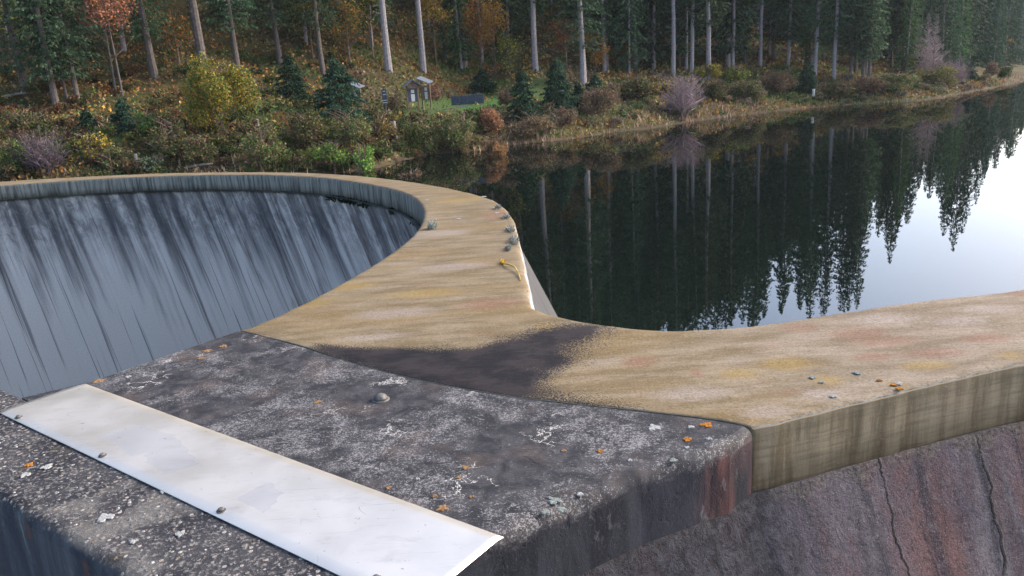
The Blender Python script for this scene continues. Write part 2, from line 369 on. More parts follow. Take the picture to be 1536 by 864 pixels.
def mat_water():
    t = NT('lake_water'); co = t.coord()
    b = t.bump(t.noise(t.coord(scale=(1, .6, 1)), 1.6, 3, .5), .03, .02)
    fr = t.N('ShaderNodeFresnel'); fr.inputs['IOR'].default_value = 1.75; t.put(fr.inputs['Normal'], b)
    d = t.N('ShaderNodeBsdfDiffuse'); d.inputs['Color'].default_value = (.004, .007, .006, 1)
    g = t.N('ShaderNodeBsdfGlossy'); g.inputs['Roughness'].default_value = .012; t.put(g.inputs['Normal'], b)
    mx = t.N('ShaderNodeMixShader'); t.put(mx.inputs[0], fr.outputs[0]); t.put(mx.inputs[1], d.outputs[0]); t.put(mx.inputs[2], g.outputs[0])
    t.t.links.new(mx.outputs[0], t.out.inputs['Surface'])
    return t.m
def mat_leaf(name='foliage', tr=.25):
    t = NT(name); c = t.attr('col', 'Color')
    oi = t.N('ShaderNodeObjectInfo')
    hs = t.N('ShaderNodeHueSaturation'); t.put(hs.inputs['Color'], c)
    t.put(hs.inputs['Value'], t.ramp(oi.outputs['Random'], 0, 1, .7, 1.3)); t.put(hs.inputs['Hue'], t.ramp(oi.outputs['Random'], 0, 1, .485, .515))
    n = t.noise(t.coord(), 3, 3, .6); cc = t.mix(1.0, hs.outputs[0], t.mix(n, (.75, .75, .75), (2.0, 2.0, 2.0)), 'MULTIPLY')
    tl = t.N('ShaderNodeBsdfTranslucent'); t.put(tl.inputs['Color'], cc)
    mx = t.N('ShaderNodeMixShader'); mx.inputs[0].default_value = tr
    t.fin(cc, .75, None, .2); t.t.links.new(t.b.outputs[0], mx.inputs[1]); t.t.links.new(tl.outputs[0], mx.inputs[2])
    t.t.links.new(mx.outputs[0], t.out.inputs['Surface'])
    return t.m
def mat_ground():
    t = NT('forest_floor'); co = t.coord()
    a = t.noise(co, .12, 4, .6); b = t.noise(co, .5, 5, .7); c_ = t.noise(co, 4, 5, .75)
    c = t.mix(t.ramp(b, .38, .62), (.035, .038, .018), (.10, .062, .032))
    c = t.mix(t.ramp(a, .42, .58, 0, .7), c, (.085, .075, .028))
    c = t.mix(t.ramp(c_, .4, .65, 0, .7), c, (.025, .03, .015))
    c = t.mix(t.attr('grass'), c, t.mix(t.ramp(c_, .35, .65), (.035, .085, .022), (.075, .15, .04)))
    c = t.mix(t.ramp(t.sep(co)[2], WATER + .08, WATER + .3, .6, 0), c, (.07, .052, .035))
    return t.fin(c, .95, t.bump(c_, .6, .1), .1)
M_CAP, M_PIER, M_SIDE, M_PIT, M_UP = mat_cap(), mat_pier(), mat_side(), mat_pit(), mat_up()
M_METAL, M_WATER, M_LEAF, M_GROUND = mat_metal(), mat_water(), mat_leaf(), mat_ground()
M_BARK = plain('grey_spruce_bark', (.23, .21, .215), .9, .22, 5)
M_BARKB = plain('brownish_spruce_bark', (.085, .072, .066), .9, .3, 5)
M_BARK2 = plain('brown_bark', (.12, .085, .065), .9, .4, 6)
M_TWIG = plain('bare_twigs', (.15, .12, .125), .9, .25, 3)
M_BOLT = plain('dull_bolt_steel', (.11, .105, .10), .6, .3, 60, .4, .35)
M_ORANGE = plain('orange_lichen', (.27, .105, .012), .95, .35, 90)
M_RUSTL = plain('faded_orange_lichen', (.20, .115, .055), .95, .4, 90)
M_WHITE = plain('pale_lichen', (.27, .275, .27), .95, .25, 110)
M_GREY = plain('grey_green_lichen', (.17, .195, .18), .95, .35, 90)
M_ROOF = plain('grey_roofing', (.10, .12, .15), .5, .2, 6)
M_WOOD = plain('weathered_timber', (.15, .105, .07), .8, .3, 9)
M_DARK = plain('dark_blue_panel', (.045, .055, .08), .5, .3, 5)
M_PAPER = plain('notice_paper', (.50, .50, .48), .7, .05, 6)
M_RAVINE = plain('ravine_gravel', (.26, .26, .25), .95, .4, 1.2)
# ------------------------------------------------------------------ plan of the dam
def spline(P, n):
    P = np.asarray(P, float); Q = np.vstack([2 * P[0] - P[1], P, 2 * P[-1] - P[-2]]); out = []
    for i in range(1, len(Q) - 2):
        p0, p1, p2, p3 = Q[i - 1:i + 3]
        d0, d1, d2 = [max(1e-4, np.linalg.norm(b - a) ** .5) for a, b in ((p0, p1), (p1, p2), (p2, p3))]
        m1 = ((p1 - p0) / d0 - (p2 - p0) / (d0 + d1) + (p2 - p1) / d1) * d1
        m2 = ((p2 - p1) / d1 - (p3 - p1) / (d1 + d2) + (p3 - p2) / d2) * d1
        for t in np.arange(n) / n:
            out.append((2 * t**3 - 3 * t**2 + 1) * p1 + (t**3 - 2 * t**2 + t) * m1 + (-2 * t**3 + 3 * t**2) * p2 + (t**3 - t**2) * m2)
    out.append(P[-1]); return np.array(out)
P2 = lambda l: [at(x, y)[:2] for x, y in l]
ci, ri = np.array([-8.873, 7.35]), 7.94
co_, ro = np.array([-10.13, 5.69]), 10.407
La, Ra = [], []
for a in (200, 180, 160, 140, 125, 112, 100, 90, 80, 70, 60, 50, 40, 30):
    u = np.array([math.cos(rad(a)), math.sin(rad(a))]); La.append(ci + u * ri)
    w = ci - co_; b = w @ u; k = -b + math.sqrt(b * b - w @ w + ro * ro)
    Ra.append(ci + u * (k if a < 115 else max(k, ri + .85)))
pa = [((600, 287), (668, 281)), ((625, 300), (740, 300)), ((635, 318), (765, 320)), ((625, 345), (777, 350)), ((600, 368), (783, 378)),
      ((560, 395), (788, 405)), ((500, 430), (795, 435)), ((430, 465), (801, 460)), ((360, 495), (826, 470))]
pb = [((360, 495), (826, 470)), ((440, 515), (875, 482)), ((520, 540), (912, 487)), ((600, 562), (945, 491)), ((700, 583), (980, 494)), ((800, 598), (1010, 495)),
      ((900, 609), (1045, 494)), ((1000, 620), (1080, 491)), ((1080, 630), (1110, 489)), ((1130, 640), (1140, 486))]
pc = [((1130, 640), (1140, 486)), ((1180, 629), (1190, 479)), ((1250, 611), (1260, 468)), ((1340, 589), (1340, 456)), ((1440, 566), (1430, 445)), ((1536, 545), (1536, 432))]
ext = [((3.3, 3.36), (4.0, 4.42)), ((5.2, 3.95), (5.6, 5.0)), ((9, 5.2), (9, 6.3)), ((20, 9), (20, 10.1)), ((45, 18), (45, 19.1))]
LA = np.vstack([La, P2([p[0] for p in pa])]); LB = np.array(P2([p[0] for p in pb])); LC = np.vstack([P2([p[0] for p in pc]), [e[0] for e in ext]])
RA_ = np.vstack([Ra, P2([p[1] for p in pa])]); RB = np.array(P2([p[1] for p in pb])); RC = np.vstack([P2([p[1] for p in pc]), [e[1] for e in ext]])
NS = 10
la, lb, lc = spline(LA, NS), spline(LB, NS), spline(LC, NS)
Rall = spline(np.vstack([RA_, RB[1:], RC[1:]]), NS)
Lall = np.vstack([la, lb[1:], lc[1:]])
nA, nB = len(la), len(la) + len(lb) - 1
assert len(Lall) == len(Rall)
def arc(P): return np.r_[0, np.cumsum(np.linalg.norm(np.diff(P, axis=0), axis=1))]
# dark stain outline, plan metres
STAIN = np.array(P2([(468, 514), (520, 519), (600, 521), (660, 523), (715, 522), (760, 508), (810, 493), (860, 485), (915, 487), (900, 503), (875, 520), (862, 545), (838, 560), (818, 575),
                     (835, 588), (880, 600), (930, 612), (800, 604), (700, 590), (600, 568), (520, 545), (465, 524)]))
def polysd(P, V):
    d = np.full(len(P), 1e9); ins = np.zeros(len(P), bool); n = len(V)
    for i in range(n):
        a, b = V[i], V[(i + 1) % n]; e = b - a; w = P - a
        t = np.clip((w @ e) / (e @ e), 0, 1); d = np.minimum(d, np.linalg.norm(w - t[:, None] * e, axis=1))
        c = ((a[1] > P[:, 1]) != (b[1] > P[:, 1])) & (P[:, 0] < (b[0] - a[0]) * (P[:, 1] - a[1]) / (b[1] - a[1] + 1e-12) + a[0]); ins ^= c
    return np.where(ins, d, -d)
def blobs(P, L):
    v = np.zeros(len(P))
    for px, py, wx, wy in L:
        c = at(px, py)[:2]; rx = abs(at(px + wx, py)[0] - c[0]); ry = abs(at(px, py - wy)[1] - c[1]) + .02
        v = np.maximum(v, np.exp(-((P[:, 0] - c[0]) / rx) ** 2 - ((P[:, 1] - c[1]) / ry) ** 2))
    return v
RUST = [(960, 542, 35, 8), (1045, 560, 14, 5), (1285, 500, 60, 9), (1330, 512, 70, 7), (1200, 492, 40, 6), (1480, 508, 55, 7), (1400, 530, 70, 6), (1310, 535, 45, 5), (735, 455, 60, 8), (1530, 440, 30, 6), (745, 322, 30, 8), (600, 318, 30, 6)]
OCHRE = [(1345, 576, 22, 5), (1240, 570, 35, 8), (1515, 533, 30, 6), (1180, 545, 60, 10), (1110, 560, 40, 8), (760, 396, 14, 3), (450, 455, 60, 7), (520, 430, 60, 6), (640, 440, 70, 7), (1390, 548, 60, 6), (690, 300, 60, 5), (820, 490, 25, 5)]
PALE = [(1040, 590, 80, 10), (1150, 618, 60, 8), (590, 470, 80, 7), (1330, 480, 60, 8), (1480, 465, 60, 7), (680, 400, 70, 6), (1230, 590, 40, 6), (1440, 482, 60, 6), (560, 505, 70, 4), (660, 350, 60, 5)]
# ------------------------------------------------------------------ crest cap
T = .28
def build_cap(parent):
    Lp, Rp = Lall, Rall; n = len(Lp); d = Rp - Lp; wdt = np.linalg.norm(d, axis=1); u = d / wdt[:, None]
    sL, sR = arc(Lp), arc(Rp)
    NT_ = 34; V, uv, side = [], [], []
    prof = [('l', 0, -T), ('l', 0, -.15), ('l', 0, -.05), ('l', .005, -.02), ('l', .018, -.006), ('l', .045, 0)] + [('t', k / NT_, 0) for k in range(1, NT_)] + \
           [('r', .045, 0), ('r', .018, -.006), ('r', .005, -.02), ('r', 0, -.05), ('r', -.02, -.15), ('r', -.05, -T)]
    rows = []
    for kind, a, z in prof:
        sc = np.ones(n) if kind != 'l' else np.where((np.arange(n) >= nA - 1) & (np.arange(n) < nB - 1), .25, 1.)   # crisp edge along the joint
        if kind == 'l': p = Lp + u * (a * sc)[:, None]; zz = z * (sc if z > -.04 else 1); s = np.where(np.arange(n) < nA, 1., 3.); uu = sL
        elif kind == 'r': p = Rp - u * a; zz = z; s = np.full(n, 2.); uu = sR
        else: p = Lp + u * (.045 * sc)[:, None] + u * ((wdt - .045 - .045 * sc) * a)[:, None]; zz = 0; s = np.zeros(n); uu = sL
        zz = np.zeros(n) + zz
        if kind != 't' and z > -.012: s = np.zeros(n)
        if kind == 'l' and z < -.1: zz = zz + (fbm(sL * 3, sL * 0, 3) - .5) * .012
        w = (fbm(p[:, 0] * 7, p[:, 1] * 7, 5) - .5) * .006 + (fbm(p[:, 0] * 1.3, p[:, 1] * 1.3, 9) - .5) * .012
        if kind != 't':                               # chipped, uneven lips
            o = (fbm(uu * 9, uu * 0 + (3 if kind == 'l' else 8), 4) - .5) * .018 * (sc if kind == 'l' else 1.3); p = p + u * o[:, None]
        rows.append(np.c_[p, zz + (w if z > -.1 else 0)]); uv.append(np.c_[uu, np.full(n, -z)]); side.append(s)
    V = np.stack(rows, 1).reshape(-1, 3); uv = np.stack(uv, 1).reshape(-1, 2); side = np.stack(side, 1).ravel()
    Fq = grid_faces(n, len(prof))
    nb = len(V)                                       # underside closes the slab
    F2 = [[i * len(prof), (i + 1) * len(prof), (i + 1) * len(prof) + len(prof) - 1, i * len(prof) + len(prof) - 1] for i in range(n - 1)]
    Fq = np.vstack([Fq, F2])
    P = V[:, :2]
    col = np.c_[blobs(P, RUST), blobs(P, OCHRE), blobs(P, PALE)]
    me = npmesh('crest_cap', V, Fq, M_CAP, True, uv, col, {'stain': polysd(P, STAIN) * 1.0, 'side': side})
    return link('crest_cap', me, parent)
def ruled(name, P, b, z0, z1, mat, out=1, nz=24, start=.0, rough=.0, parent=None, nrm=None, uoff=0.):
    """battered wall face below the polyline P; out=+1: the base steps to the left of the walking direction"""
    t = np.gradient(P, axis=0); t /= np.linalg.norm(t, axis=1)[:, None]
    nn = np.c_[-t[:, 1], t[:, 0]] * out
    if nrm is not None:
        for _ in range(nrm): nn[1:-1] = (nn[:-2] + nn[1:-1] + nn[2:]) / 3; nn /= np.linalg.norm(nn, axis=1)[:, None]
    s = arc(P); Z = np.linspace(0, 1, nz) ** 1.5 * (z1 - z0) + z0
    rows, uvs = [], []
    rows.append(np.c_[P - nn * .08, np.full(len(s), z0)]); uvs.append(np.c_[s + uoff, np.zeros(len(s))])
    for z in Z:
        dd = z0 - z; r = (.15 + .85 * min(1, dd / .4)) * (fbm(s * 2.2, np.full(len(s), z * 2.2), 11, 5) - .5) * rough
        rows.append(np.c_[P + nn * (start + dd * b + r)[:, None], np.full(len(s), z)]); uvs.append(np.c_[s + uoff, np.full(len(s), dd)])
    V = np.stack(rows, 1).reshape(-1, 3); uv = np.stack(uvs, 1).reshape(-1, 2)
    return link(name, npmesh(name, V, grid_faces(len(P), nz + 1), mat, True, uv), parent)
dam = empty('spillway_wall', (-8.9, 7.3, -16.5), 'curved concrete spillway wall with tan crest sweeping between lake and dry pit', 'dam wall')
build_cap(dam)
ruled('pit_face', la, .30, -T, -17, M_PIT, 1, 40, .02, .03, dam)
ruled('lake_face', Rall, .45, -T + .01, -6.0, M_UP, 1, 16, .04, .0, dam, 6)
dline = np.vstack([lc[::-1], P2([(1090, 662), (1040, 682), (960, 708), (870, 746), (810, 772), (750, 800), ]), [(-.32, 1.885), (-.60, 1.716)]])
dl = arc(dline)
CRACKS = [(float(dl[np.argmin(np.linalg.norm(dline - at(x, y, -T)[:2], axis=1))]), v, w) for x, y, v, w in ((1322, 692, 1.6, .0045), (1464, 655, .5, .0065))]
M_DOWN = mat_down()
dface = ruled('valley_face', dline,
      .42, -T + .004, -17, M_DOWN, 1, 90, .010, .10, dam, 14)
# ------------------------------------------------------------------ pier block and side wall
uu_ = np.array([.797, -.604]); nn_ = np.array([.604, .797])
UN = lambda u, n: uu_ * u + nn_ * n
def prism(name, poly, z0, z1, mat, parent, bev, narrow=.006):
    bm = bmesh.new(); n = len(poly)
    tv = [bm.verts.new((p[0], p[1], z1)) for p in poly]; bv = [bm.verts.new((p[0], p[1], z0)) for p in poly]
    bm.faces.new(tv); bm.faces.new(bv[::-1])
    for i in range(n): bm.faces.new((tv[i], bv[i], bv[(i + 1) % n], tv[(i + 1) % n]))
    bmesh.ops.recalc_face_normals(bm, faces=bm.faces); bm.edges.ensure_lookup_table()
    wide = [bm.edges.get((tv[i], tv[(i + 1) % n])) for i in bev]
    bmesh.ops.bevel(bm, geom=wide, offset=.05, segments=5, affect='EDGES', profile=.55)
    me = bpy.data.meshes.new(name); bm.to_mesh(me); bm.free(); me.materials.append(mat)
    for p in me.polygons: p.use_smooth = abs(p.normal.z) < .95 and abs(p.normal.z) > .04
    return link(name, me, parent)
pier = empty('concrete_pier', (-.6, 2.9, -16.5), 'dark weathered concrete pier block with white cracks, beside the tan crest joint', 'pier')
jl = lb[::6].copy(); jt = np.gradient(jl, axis=0); jt /= np.linalg.norm(jt, axis=1)[:, None]
jl = jl + np.c_[jt[:, 1], -jt[:, 0]] * .010
rim = P2([(1129, 641), (1095, 664), (1040, 684), (960, 710), (870, 748), (810, 774), (750, 801)])
poly = list(jl[:-1]) + list(rim) + [UN(-1.40, 1.312), UN(-3.97, 1.312), at(140, 571)[:2]]
nj = len(jl) - 1
prism('pier_block', poly, -.30, -.002, M_PIER, pier, list(range(nj, nj + 6)))
core = [p for p in jl[:-1]] + [np.array(p) for p in rim] + [UN(-1.40, 1.312), UN(-3.97, 1.312), at(140, 571)[:2]]
prism('pier_core', [p * .985 + np.array([-.6, 2.9]) * .015 for p in core], -17, -.305, M_SIDE, pier, [])
sw = empty('side_wall', (*UN(-4, 1.07), -16.5), 'rough side wall with exposed pebbles running under the metal plate', 'wall')
swp = [UN(-12, .845), UN(-1.62, .845), UN(-1.395, 1.306), UN(-12, 1.306)]
prism('wall_body', swp, -17, -.004, M_SIDE, sw, [0])
# pebbles bedded in the side wall
def pebbles():
    k = 1800; u = rng.uniform(-5.2, -1.62, k); n = rng.uniform(.87, 1.17, k)
    far = rng.random(k) < .12; n = np.where(far & (u < -3.9), rng.uniform(1.15, 1.30, k), n)
    r = .0018 + .0058 * rng.random(k) ** 4; a = rng.random(k) * 6.28
    base = []; fc = []
    for ring, (rr, zz) in enumerate(((1, -.15), (.85, .28), (.45, .5))):
        for j in range(7): base.append((rr * math.cos(j * .8976 + ring * .2), rr * math.sin(j * .8976 + ring * .2), zz))
    base.append((0, 0, .55)); base = np.array(base)
    q = [(i * 7 + j, i * 7 + (j + 1) % 7, (i + 1) * 7 + (j + 1) % 7, (i + 1) * 7 + j) for i in range(2) for j in range(7)] + [(14 + j, 14 + (j + 1) % 7, 21, 21) for j in range(7)]
    tri = [];
    for f in q:
        tri.append((f[0], f[1], f[2]))
        if f[2] != f[3]: tri.append((f[0], f[2], f[3]))
    tri = np.array(tri); V = []; Fs = []; cc = []
    pal = np.array([(.26, .26, .27), (.42, .41, .41), (.15, .15, .155), (.20, .15, .11), (.09, .09, .095), (.20, .19, .21)])
    for i in range(k):
        e = rng.uniform(.55, 1.0); b = base * (1 + (rng.random((22, 1)) - .5) * .25) * (r[i], r[i] * e, r[i] * .7)
        c, s = math.cos(a[i]), math.sin(a[i]); b = b @ np.array([[c, s, 0], [-s, c, 0], [0, 0, 1]]); p = UN(u[i], n[i])
        V.append(b + (p[0], p[1], -.0035)); Fs.append(tri + i * 22); cc.append(np.repeat(pal[rng.integers(6)][None] * rng.uniform(.6, 1.1), 22, 0))
    t = NT('pebble_stone'); c = t.attr('col', 'Color'); c = t.mix(t.ramp(t.noise(t.coord(), 120, 3), .4, .7, .5, 0), c, (.05, .05, .05)); m = t.fin(c, .8)
    o = link('pebbles', npmesh('pebbles', np.vstack(V), np.vstack(Fs), m, True, None, np.vstack(cc)), sw); o['kind'] = 'stuff'
pebbles()
# lichen: thin crusted discs, each its own piece
def lichen(px, py, wpx, mat, name, parent, seed, z=.0, hpx=None, lobes=7):
    c = at(px, py, z); r = wpx * .42 / F0 * np.linalg.norm(c - [0, 0, HC]); r2 = random.Random(seed)
    bm = bmesh.new(); rings = []; k = 30
    ph = [r2.random() * 6.28 for _ in range(4)]
    for fr, h in ((1., -.002), (.95, .0008), (.62, .0014), (.3, .0010)):
        rg = []
        for j in range(k):
            q = 2 * math.pi * j / k; w = 1 + .20 * math.sin(3 * q + ph[0]) + .14 * math.sin(5 * q + ph[1]) + .10 * math.sin(lobes * q + ph[2]) + r2.uniform(-.16, .16)
            rg.append(bm.verts.new((c[0] + r * fr * w * math.cos(q), c[1] + r * (hpx or 1) * fr * w * math.sin(q), z + h + (r2.random() * .0012 if fr < 1 else 0))))
        rings.append(rg)
    for a, b in zip(rings, rings[1:]):
        for j in range(k): bm.faces.new((a[j], a[(j + 1) % k], b[(j + 1) % k], b[j]))
    bm.faces.new(rings[-1])
    me = bpy.data.meshes.new(name); bm.to_mesh(me); bm.free(); me.materials.append(mat)
    return link(name, me, parent)
for i, (x, y, w) in enumerate([(1060, 637, 18), (1031, 659, 14), (900, 677, 9), (698, 701, 12), (476, 603, 13), (335, 519, 12), (310, 526, 12), (302, 537, 10), (148, 571, 15), (664, 762, 18), (688, 716, 9), (845, 676, 9), (652, 744, 9), (583, 731, 9), (707, 745, 8)]):
    lichen(x, y, w, M_ORANGE if i < 3 else M_RUSTL, 'orange_lichen', pier, i)
for i, (x, y, w) in enumerate([(981, 641, 20), (1036, 640, 10), (1064, 658, 10), (1030, 671, 8), (870, 741, 11), (626, 718, 7), (192, 565, 8), (487, 619, 6), (945, 690, 8)]):
    lichen(x, y, w, M_WHITE, 'pale_lichen', pier, 40 + i)
for i, (x, y, w) in enumerate([(832, 751, 22), (1010, 690, 12), (842, 764, 15), (818, 768, 14)]):
    lichen(x, y, w, M_GREY, 'grey_lichen', pier, 80 + i)
for i, (x, y, w) in enumerate([(158, 776, 22), (70, 700, 15), (38, 712, 13), (245, 737, 10), (200, 812, 10), (270, 800, 14)]):
    lichen(x, y, w, M_WHITE, 'pale_lichen', sw, 100 + i)
lichen(43, 697, 11, M_ORANGE, 'orange_lichen', sw, 130)
for i, (x, y, w, m, n) in enumerate([(1350, 583, 12, M_ORANGE, 'orange_lichen'), (1341, 577, 11, M_ORANGE, 'orange_lichen'), (1348, 575, 13, M_WHITE, 'pale_lichen'), (1286, 559, 14, M_GREY, 'grey_lichen'), (1219, 566, 12, M_GREY, 'grey_lichen'), (1319, 570, 9, M_ORANGE, 'orange_lichen'),
                                  (1250, 594, 12, M_WHITE, 'pale_lichen'), (1232, 573, 9, M_GREY, 'grey_lichen'), (688, 328, 10, M_WHITE, 'pale_lichen'), (655, 329, 8, M_WHITE, 'pale_lichen'), (640, 300, 9, M_WHITE, 'pale_lichen'), (725, 295, 12, M_WHITE, 'pale_lichen'),
                                  (745, 319, 9, M_WHITE, 'pale_lichen')]):
    lichen(x, y, w * .85, m, n, dam, 150 + i, .004)
# ------------------------------------------------------------------ metal plate with bolts, survey stud
plate = empty('metal_plate', (*UN(-2.6, 1.36), 0), 'long bare metal cover plate lying diagonally across the joint in the concrete', 'metal plate')
def build_plate():
    u0, u1, n0, n1 = -3.85, -1.27, 1.173, 1.556
    nu, prof = 90, [(n0 + .001, -.001), (n0, .0025), (n0 + .002, .0035), (n0 + .034, .0078), (n0 + .036, .008)] + [(n0 + .036 + (n1 - n0 - .072) * k / 12, .008) for k in range(1, 12)] + [(n1 - .036, .008), (n1 - .034, .0078), (n1 - .002, .0035), (n1, .0025), (n1 - .001, -.001)]
    rows, col = [], []
    U = np.linspace(u0, u1, nu)
    marks = [[(200, 640), (262, 655), (300, 700), (245, 716)], [(218, 680), (262, 678), (298, 697), (255, 716), (222, 700)], [(352, 752), (405, 727), (424, 742), (400, 775)], [(148, 655), (210, 640), (262, 662), (200, 690)]]
    marks = [np.array(P2(m)) for m in marks]
    for n, z in prof:
        p = np.array([UN(u, n) for u in U]); sag = (fbm(U * 1.1, U * 0 + n * 3, 21) - .5) * .002 * (1 if z > .005 else 0)
        rows.append(np.c_[p, z + sag])
    V = np.stack(rows, 1).reshape(-1, 3)
    # fine colour grid: marks need resolution, so refine across and along
    P = V[:, :2]; a = np.zeros(len(P))
    for m in marks: a = np.maximum(a, np.clip(polysd(P, m) / .02 + .5, 0, 1))
    edge = np.repeat((np.array([p[1] for p in prof]) < .0079)[None], nu, 0).ravel().astype(float)
    Fq = grid_faces(nu, len(prof))
    me = npmesh('plate_sheet', V, Fq, M_METAL, False, None, np.c_[a, edge, a * 0])
    o = link('plate_sheet', me, plate)
    s = o.modifiers.new('solid', 'SOLIDIFY'); s.thickness = .0015; s.offset = -1
build_plate()
def bolt(p, r=.016):
    m = MB(); m.tube([(p[0], p[1], .0078), (p[0], p[1], .0100)], [r, r * .96], 20)
    o = link('washer', m.mesh('washer', M_BOLT), plate)
    m = MB(); m.tube([(p[0], p[1], .0100), (p[0], p[1], .0145), (p[0], p[1], .0175), (p[0], p[1], .0185)], [r * .68, r * .66, r * .5, r * .2], 14)
    h = link('bolt_head', m.mesh('bolt_head', M_BOLT, True), plate)
for px, py in ((27, 623), (153, 680), (331, 762)): bolt(at(px, py, .018))
bolt(np.array([*UN(-1.45, 1.21), 0]))
sp = at(571, 599, 0); stud = empty('survey_stud', (sp[0], sp[1], 0), 'small domed grey metal stud set in the dark pier block', 'stud')
m = MB(); m.tube([(sp[0], sp[1], -.004), (sp[0], sp[1], .002), (sp[0], sp[1], .003)], [.040, .039, .031], 24); link('flange', m.mesh('flange', M_BOLT, True), stud)
m = MB(); m.tube([(sp[0], sp[1], .002)] + [(sp[0], sp[1], .002 + .026 * math.sin(q)) for q in (.3, .7, 1.1, 1.4, 1.55)], [.031] + [.031 * math.cos(q) for q in (.3, .7, 1.1, 1.4, 1.55)], 20); link('dome', m.mesh('dome', M_BOLT, True), stud)
# moss / lichen tufts on the crest
def leaf_quads(P, size, dirs=None, asp=.5, up=None):
    n = len(P); d = dirs if dirs is not None else rng.normal(size=(n, 3)); d = d / np.linalg.norm(d, axis=1)[:, None]
    r = rng.normal(size=(n, 3)); s = np.cross(d, r); s /= np.linalg.norm(s, axis=1)[:, None] + 1e-9
    size = np.broadcast_to(size, (n,))[:, None]
    a = P - d * size * .5; b = P + d * size * .5; w = s * size * asp * .5; mid = P + s * 0
    V = np.stack([a, mid + w, b, mid - w], 1).reshape(-1, 3)
    return V, np.arange(4 * n).reshape(n, 4)
def tuft(px, py, wpx, label, seed, colr=(.15, .17, .155), hgt=.8, z=.0):
    c = at(px, py, z); R = wpx / 2 / F0 * np.linalg.norm(c); g = np.random.default_rng(seed); k = int(120 + 260 * R / .1)
    a = g.random(k) * 6.28; r = np.sqrt(g.random(k)) * R * (.55 + .45 * np.sin(a * 3 + seed) * np.cos(a * 5 + seed * 2)); P = np.c_[c[0] + r * np.cos(a) * (.8 if seed > 5 else 1), c[1] + r * np.sin(a) * (2.6 if seed > 5 else 1.1), z + g.random(k) * R * hgt * (1 - (r / R) ** 2 * .8)]
    d = np.c_[np.cos(a) * .7, np.sin(a) * .7, .5 + g.random(k)]
    V, Fq = leaf_quads(P, .02 + .045 * g.random(k), d, .13); cc = np.array(colr) * (.4 + 2.2 * g.random((k, 1)) ** 2)
    return link('lichen_tuft', npmesh('lichen_tuft', V, Fq, M_LEAF, False, None, cc))
tag(tuft(648, 343, 26, '', 1), 'grey-green bushy tuft alone near the inner edge of the tan crest', 'lichen tuft')
for i, (x, y, w, l) in enumerate([(752, 313, 14, 'farthest grey crust tuft on the lake-side edge of the crest'), (764, 327, 16, 'small grey crust tuft second farthest along the lake-side edge'), (771, 346, 18, 'grey crust tuft midway along the crumbling lake-side edge of crest'),
                                  (776, 363, 24, 'largest grey woolly tuft on the lake-side edge, above the white strip'), (768, 374, 14, 'low grey tuft directly in front of the largest woolly edge tuft')]):
    tag(tuft(x - 5, y, w * 1.1, l, 10 + i, (.15, .155, .145), .55), l, 'lichen tuft')
m = MB(); a0 = [at(752, 395, .004), at(762, 396, .02), at(772, 400, .022), at(778, 410, .012), at(781, 420, .004)]
m.tube(a0, [.006, .007, .006, .005, .003], 6); y = link('stalk', m.mesh('stalk', plain('yellow_stalk', (.40, .30, .08), .9)), None)
ye = empty('plant_stalk', a0[0], 'dry yellowish plant stalk curling over the lake-side edge of the crest', 'stalk'); y.parent = ye; y.matrix_parent_inverse = Matrix.Translation(-ye.location)
lf = link('flower_head', tuft(754, 395, 9, '', 33, (.5, .33, .03), .4).data, ye); bpy.data.objects.remove([o for o in bpy.data.objects if o.name.startswith('lichen_tuft') and 'label' not in o][0])
# moss line under the cap on the pit side
k = 900; idx = rng.uniform(0, 1, k); s0, s1 = 100, 158; f = s0 + idx * (s1 - s0); i0 = f.astype(int); fr = (f - i0)[:, None]; pp = la[i0] * (1 - fr) + la[i0 + 1] * fr
g_ = fbm(f * .25, f * 0, 3) ; keep = g_ > .58; pp = pp[keep]; tn = ci - pp; tn /= np.linalg.norm(tn, axis=1)[:, None]
P = np.c_[pp + tn * rng.uniform(0, .04, (len(pp), 1)), -.30 + rng.uniform(-.06, .03, len(pp))]
V, Fq = leaf_quads(P, .04 + .04 * rng.random(len(P)), None, .6); o = link('moss', npmesh('moss', V, Fq, M_LEAF, False, None, np.tile((.018, .024, .010), (len(P), 1)) * rng.uniform(.5, 1.4, (len(P), 1))), dam); o['kind'] = 'stuff'
# ------------------------------------------------------------------ lake and terrain
SHP = [(568, 255), (642, 232), (700, 228), (760, 218), (860, 208), (921, 198), (978, 192), (1048, 181), (1136, 171), (1193, 164), (1297, 156), (1371, 152), (1428, 143), (1515, 126), (1536, 121)]
shore = [at(x, y, WATER)[:2] for x, y in SHP]; shore[0] = np.array([-9.5, 50.])
shore = np.array([(-120, 20), (-70, 30), (-45, 38), (-28, 44), (-17, 47)] + list(shore) + [(112, 168), (150, 215), (220, 290), (420, 420), (900, 700)])
shore = spline(shore, 5)
def sdist(X, Y):
    P = np.c_[np.ravel(X), np.ravel(Y)]; d = np.full(len(P), 1e9); sg = np.ones(len(P))
    for a, b in zip(shore[:-1], shore[1:]):
        e = b - a; w = P - a; t = np.clip((w @ e) / (e @ e), 0, 1); q = w - t[:, None] * e; dd = np.linalg.norm(q, axis=1)
        m = dd < d - 1e-9; d = np.where(m, dd, d); sg = np.where(m, np.sign(e[0] * w[:, 1] - e[1] * w[:, 0]), sg)
    return (d * sg).reshape(np.shape(X))
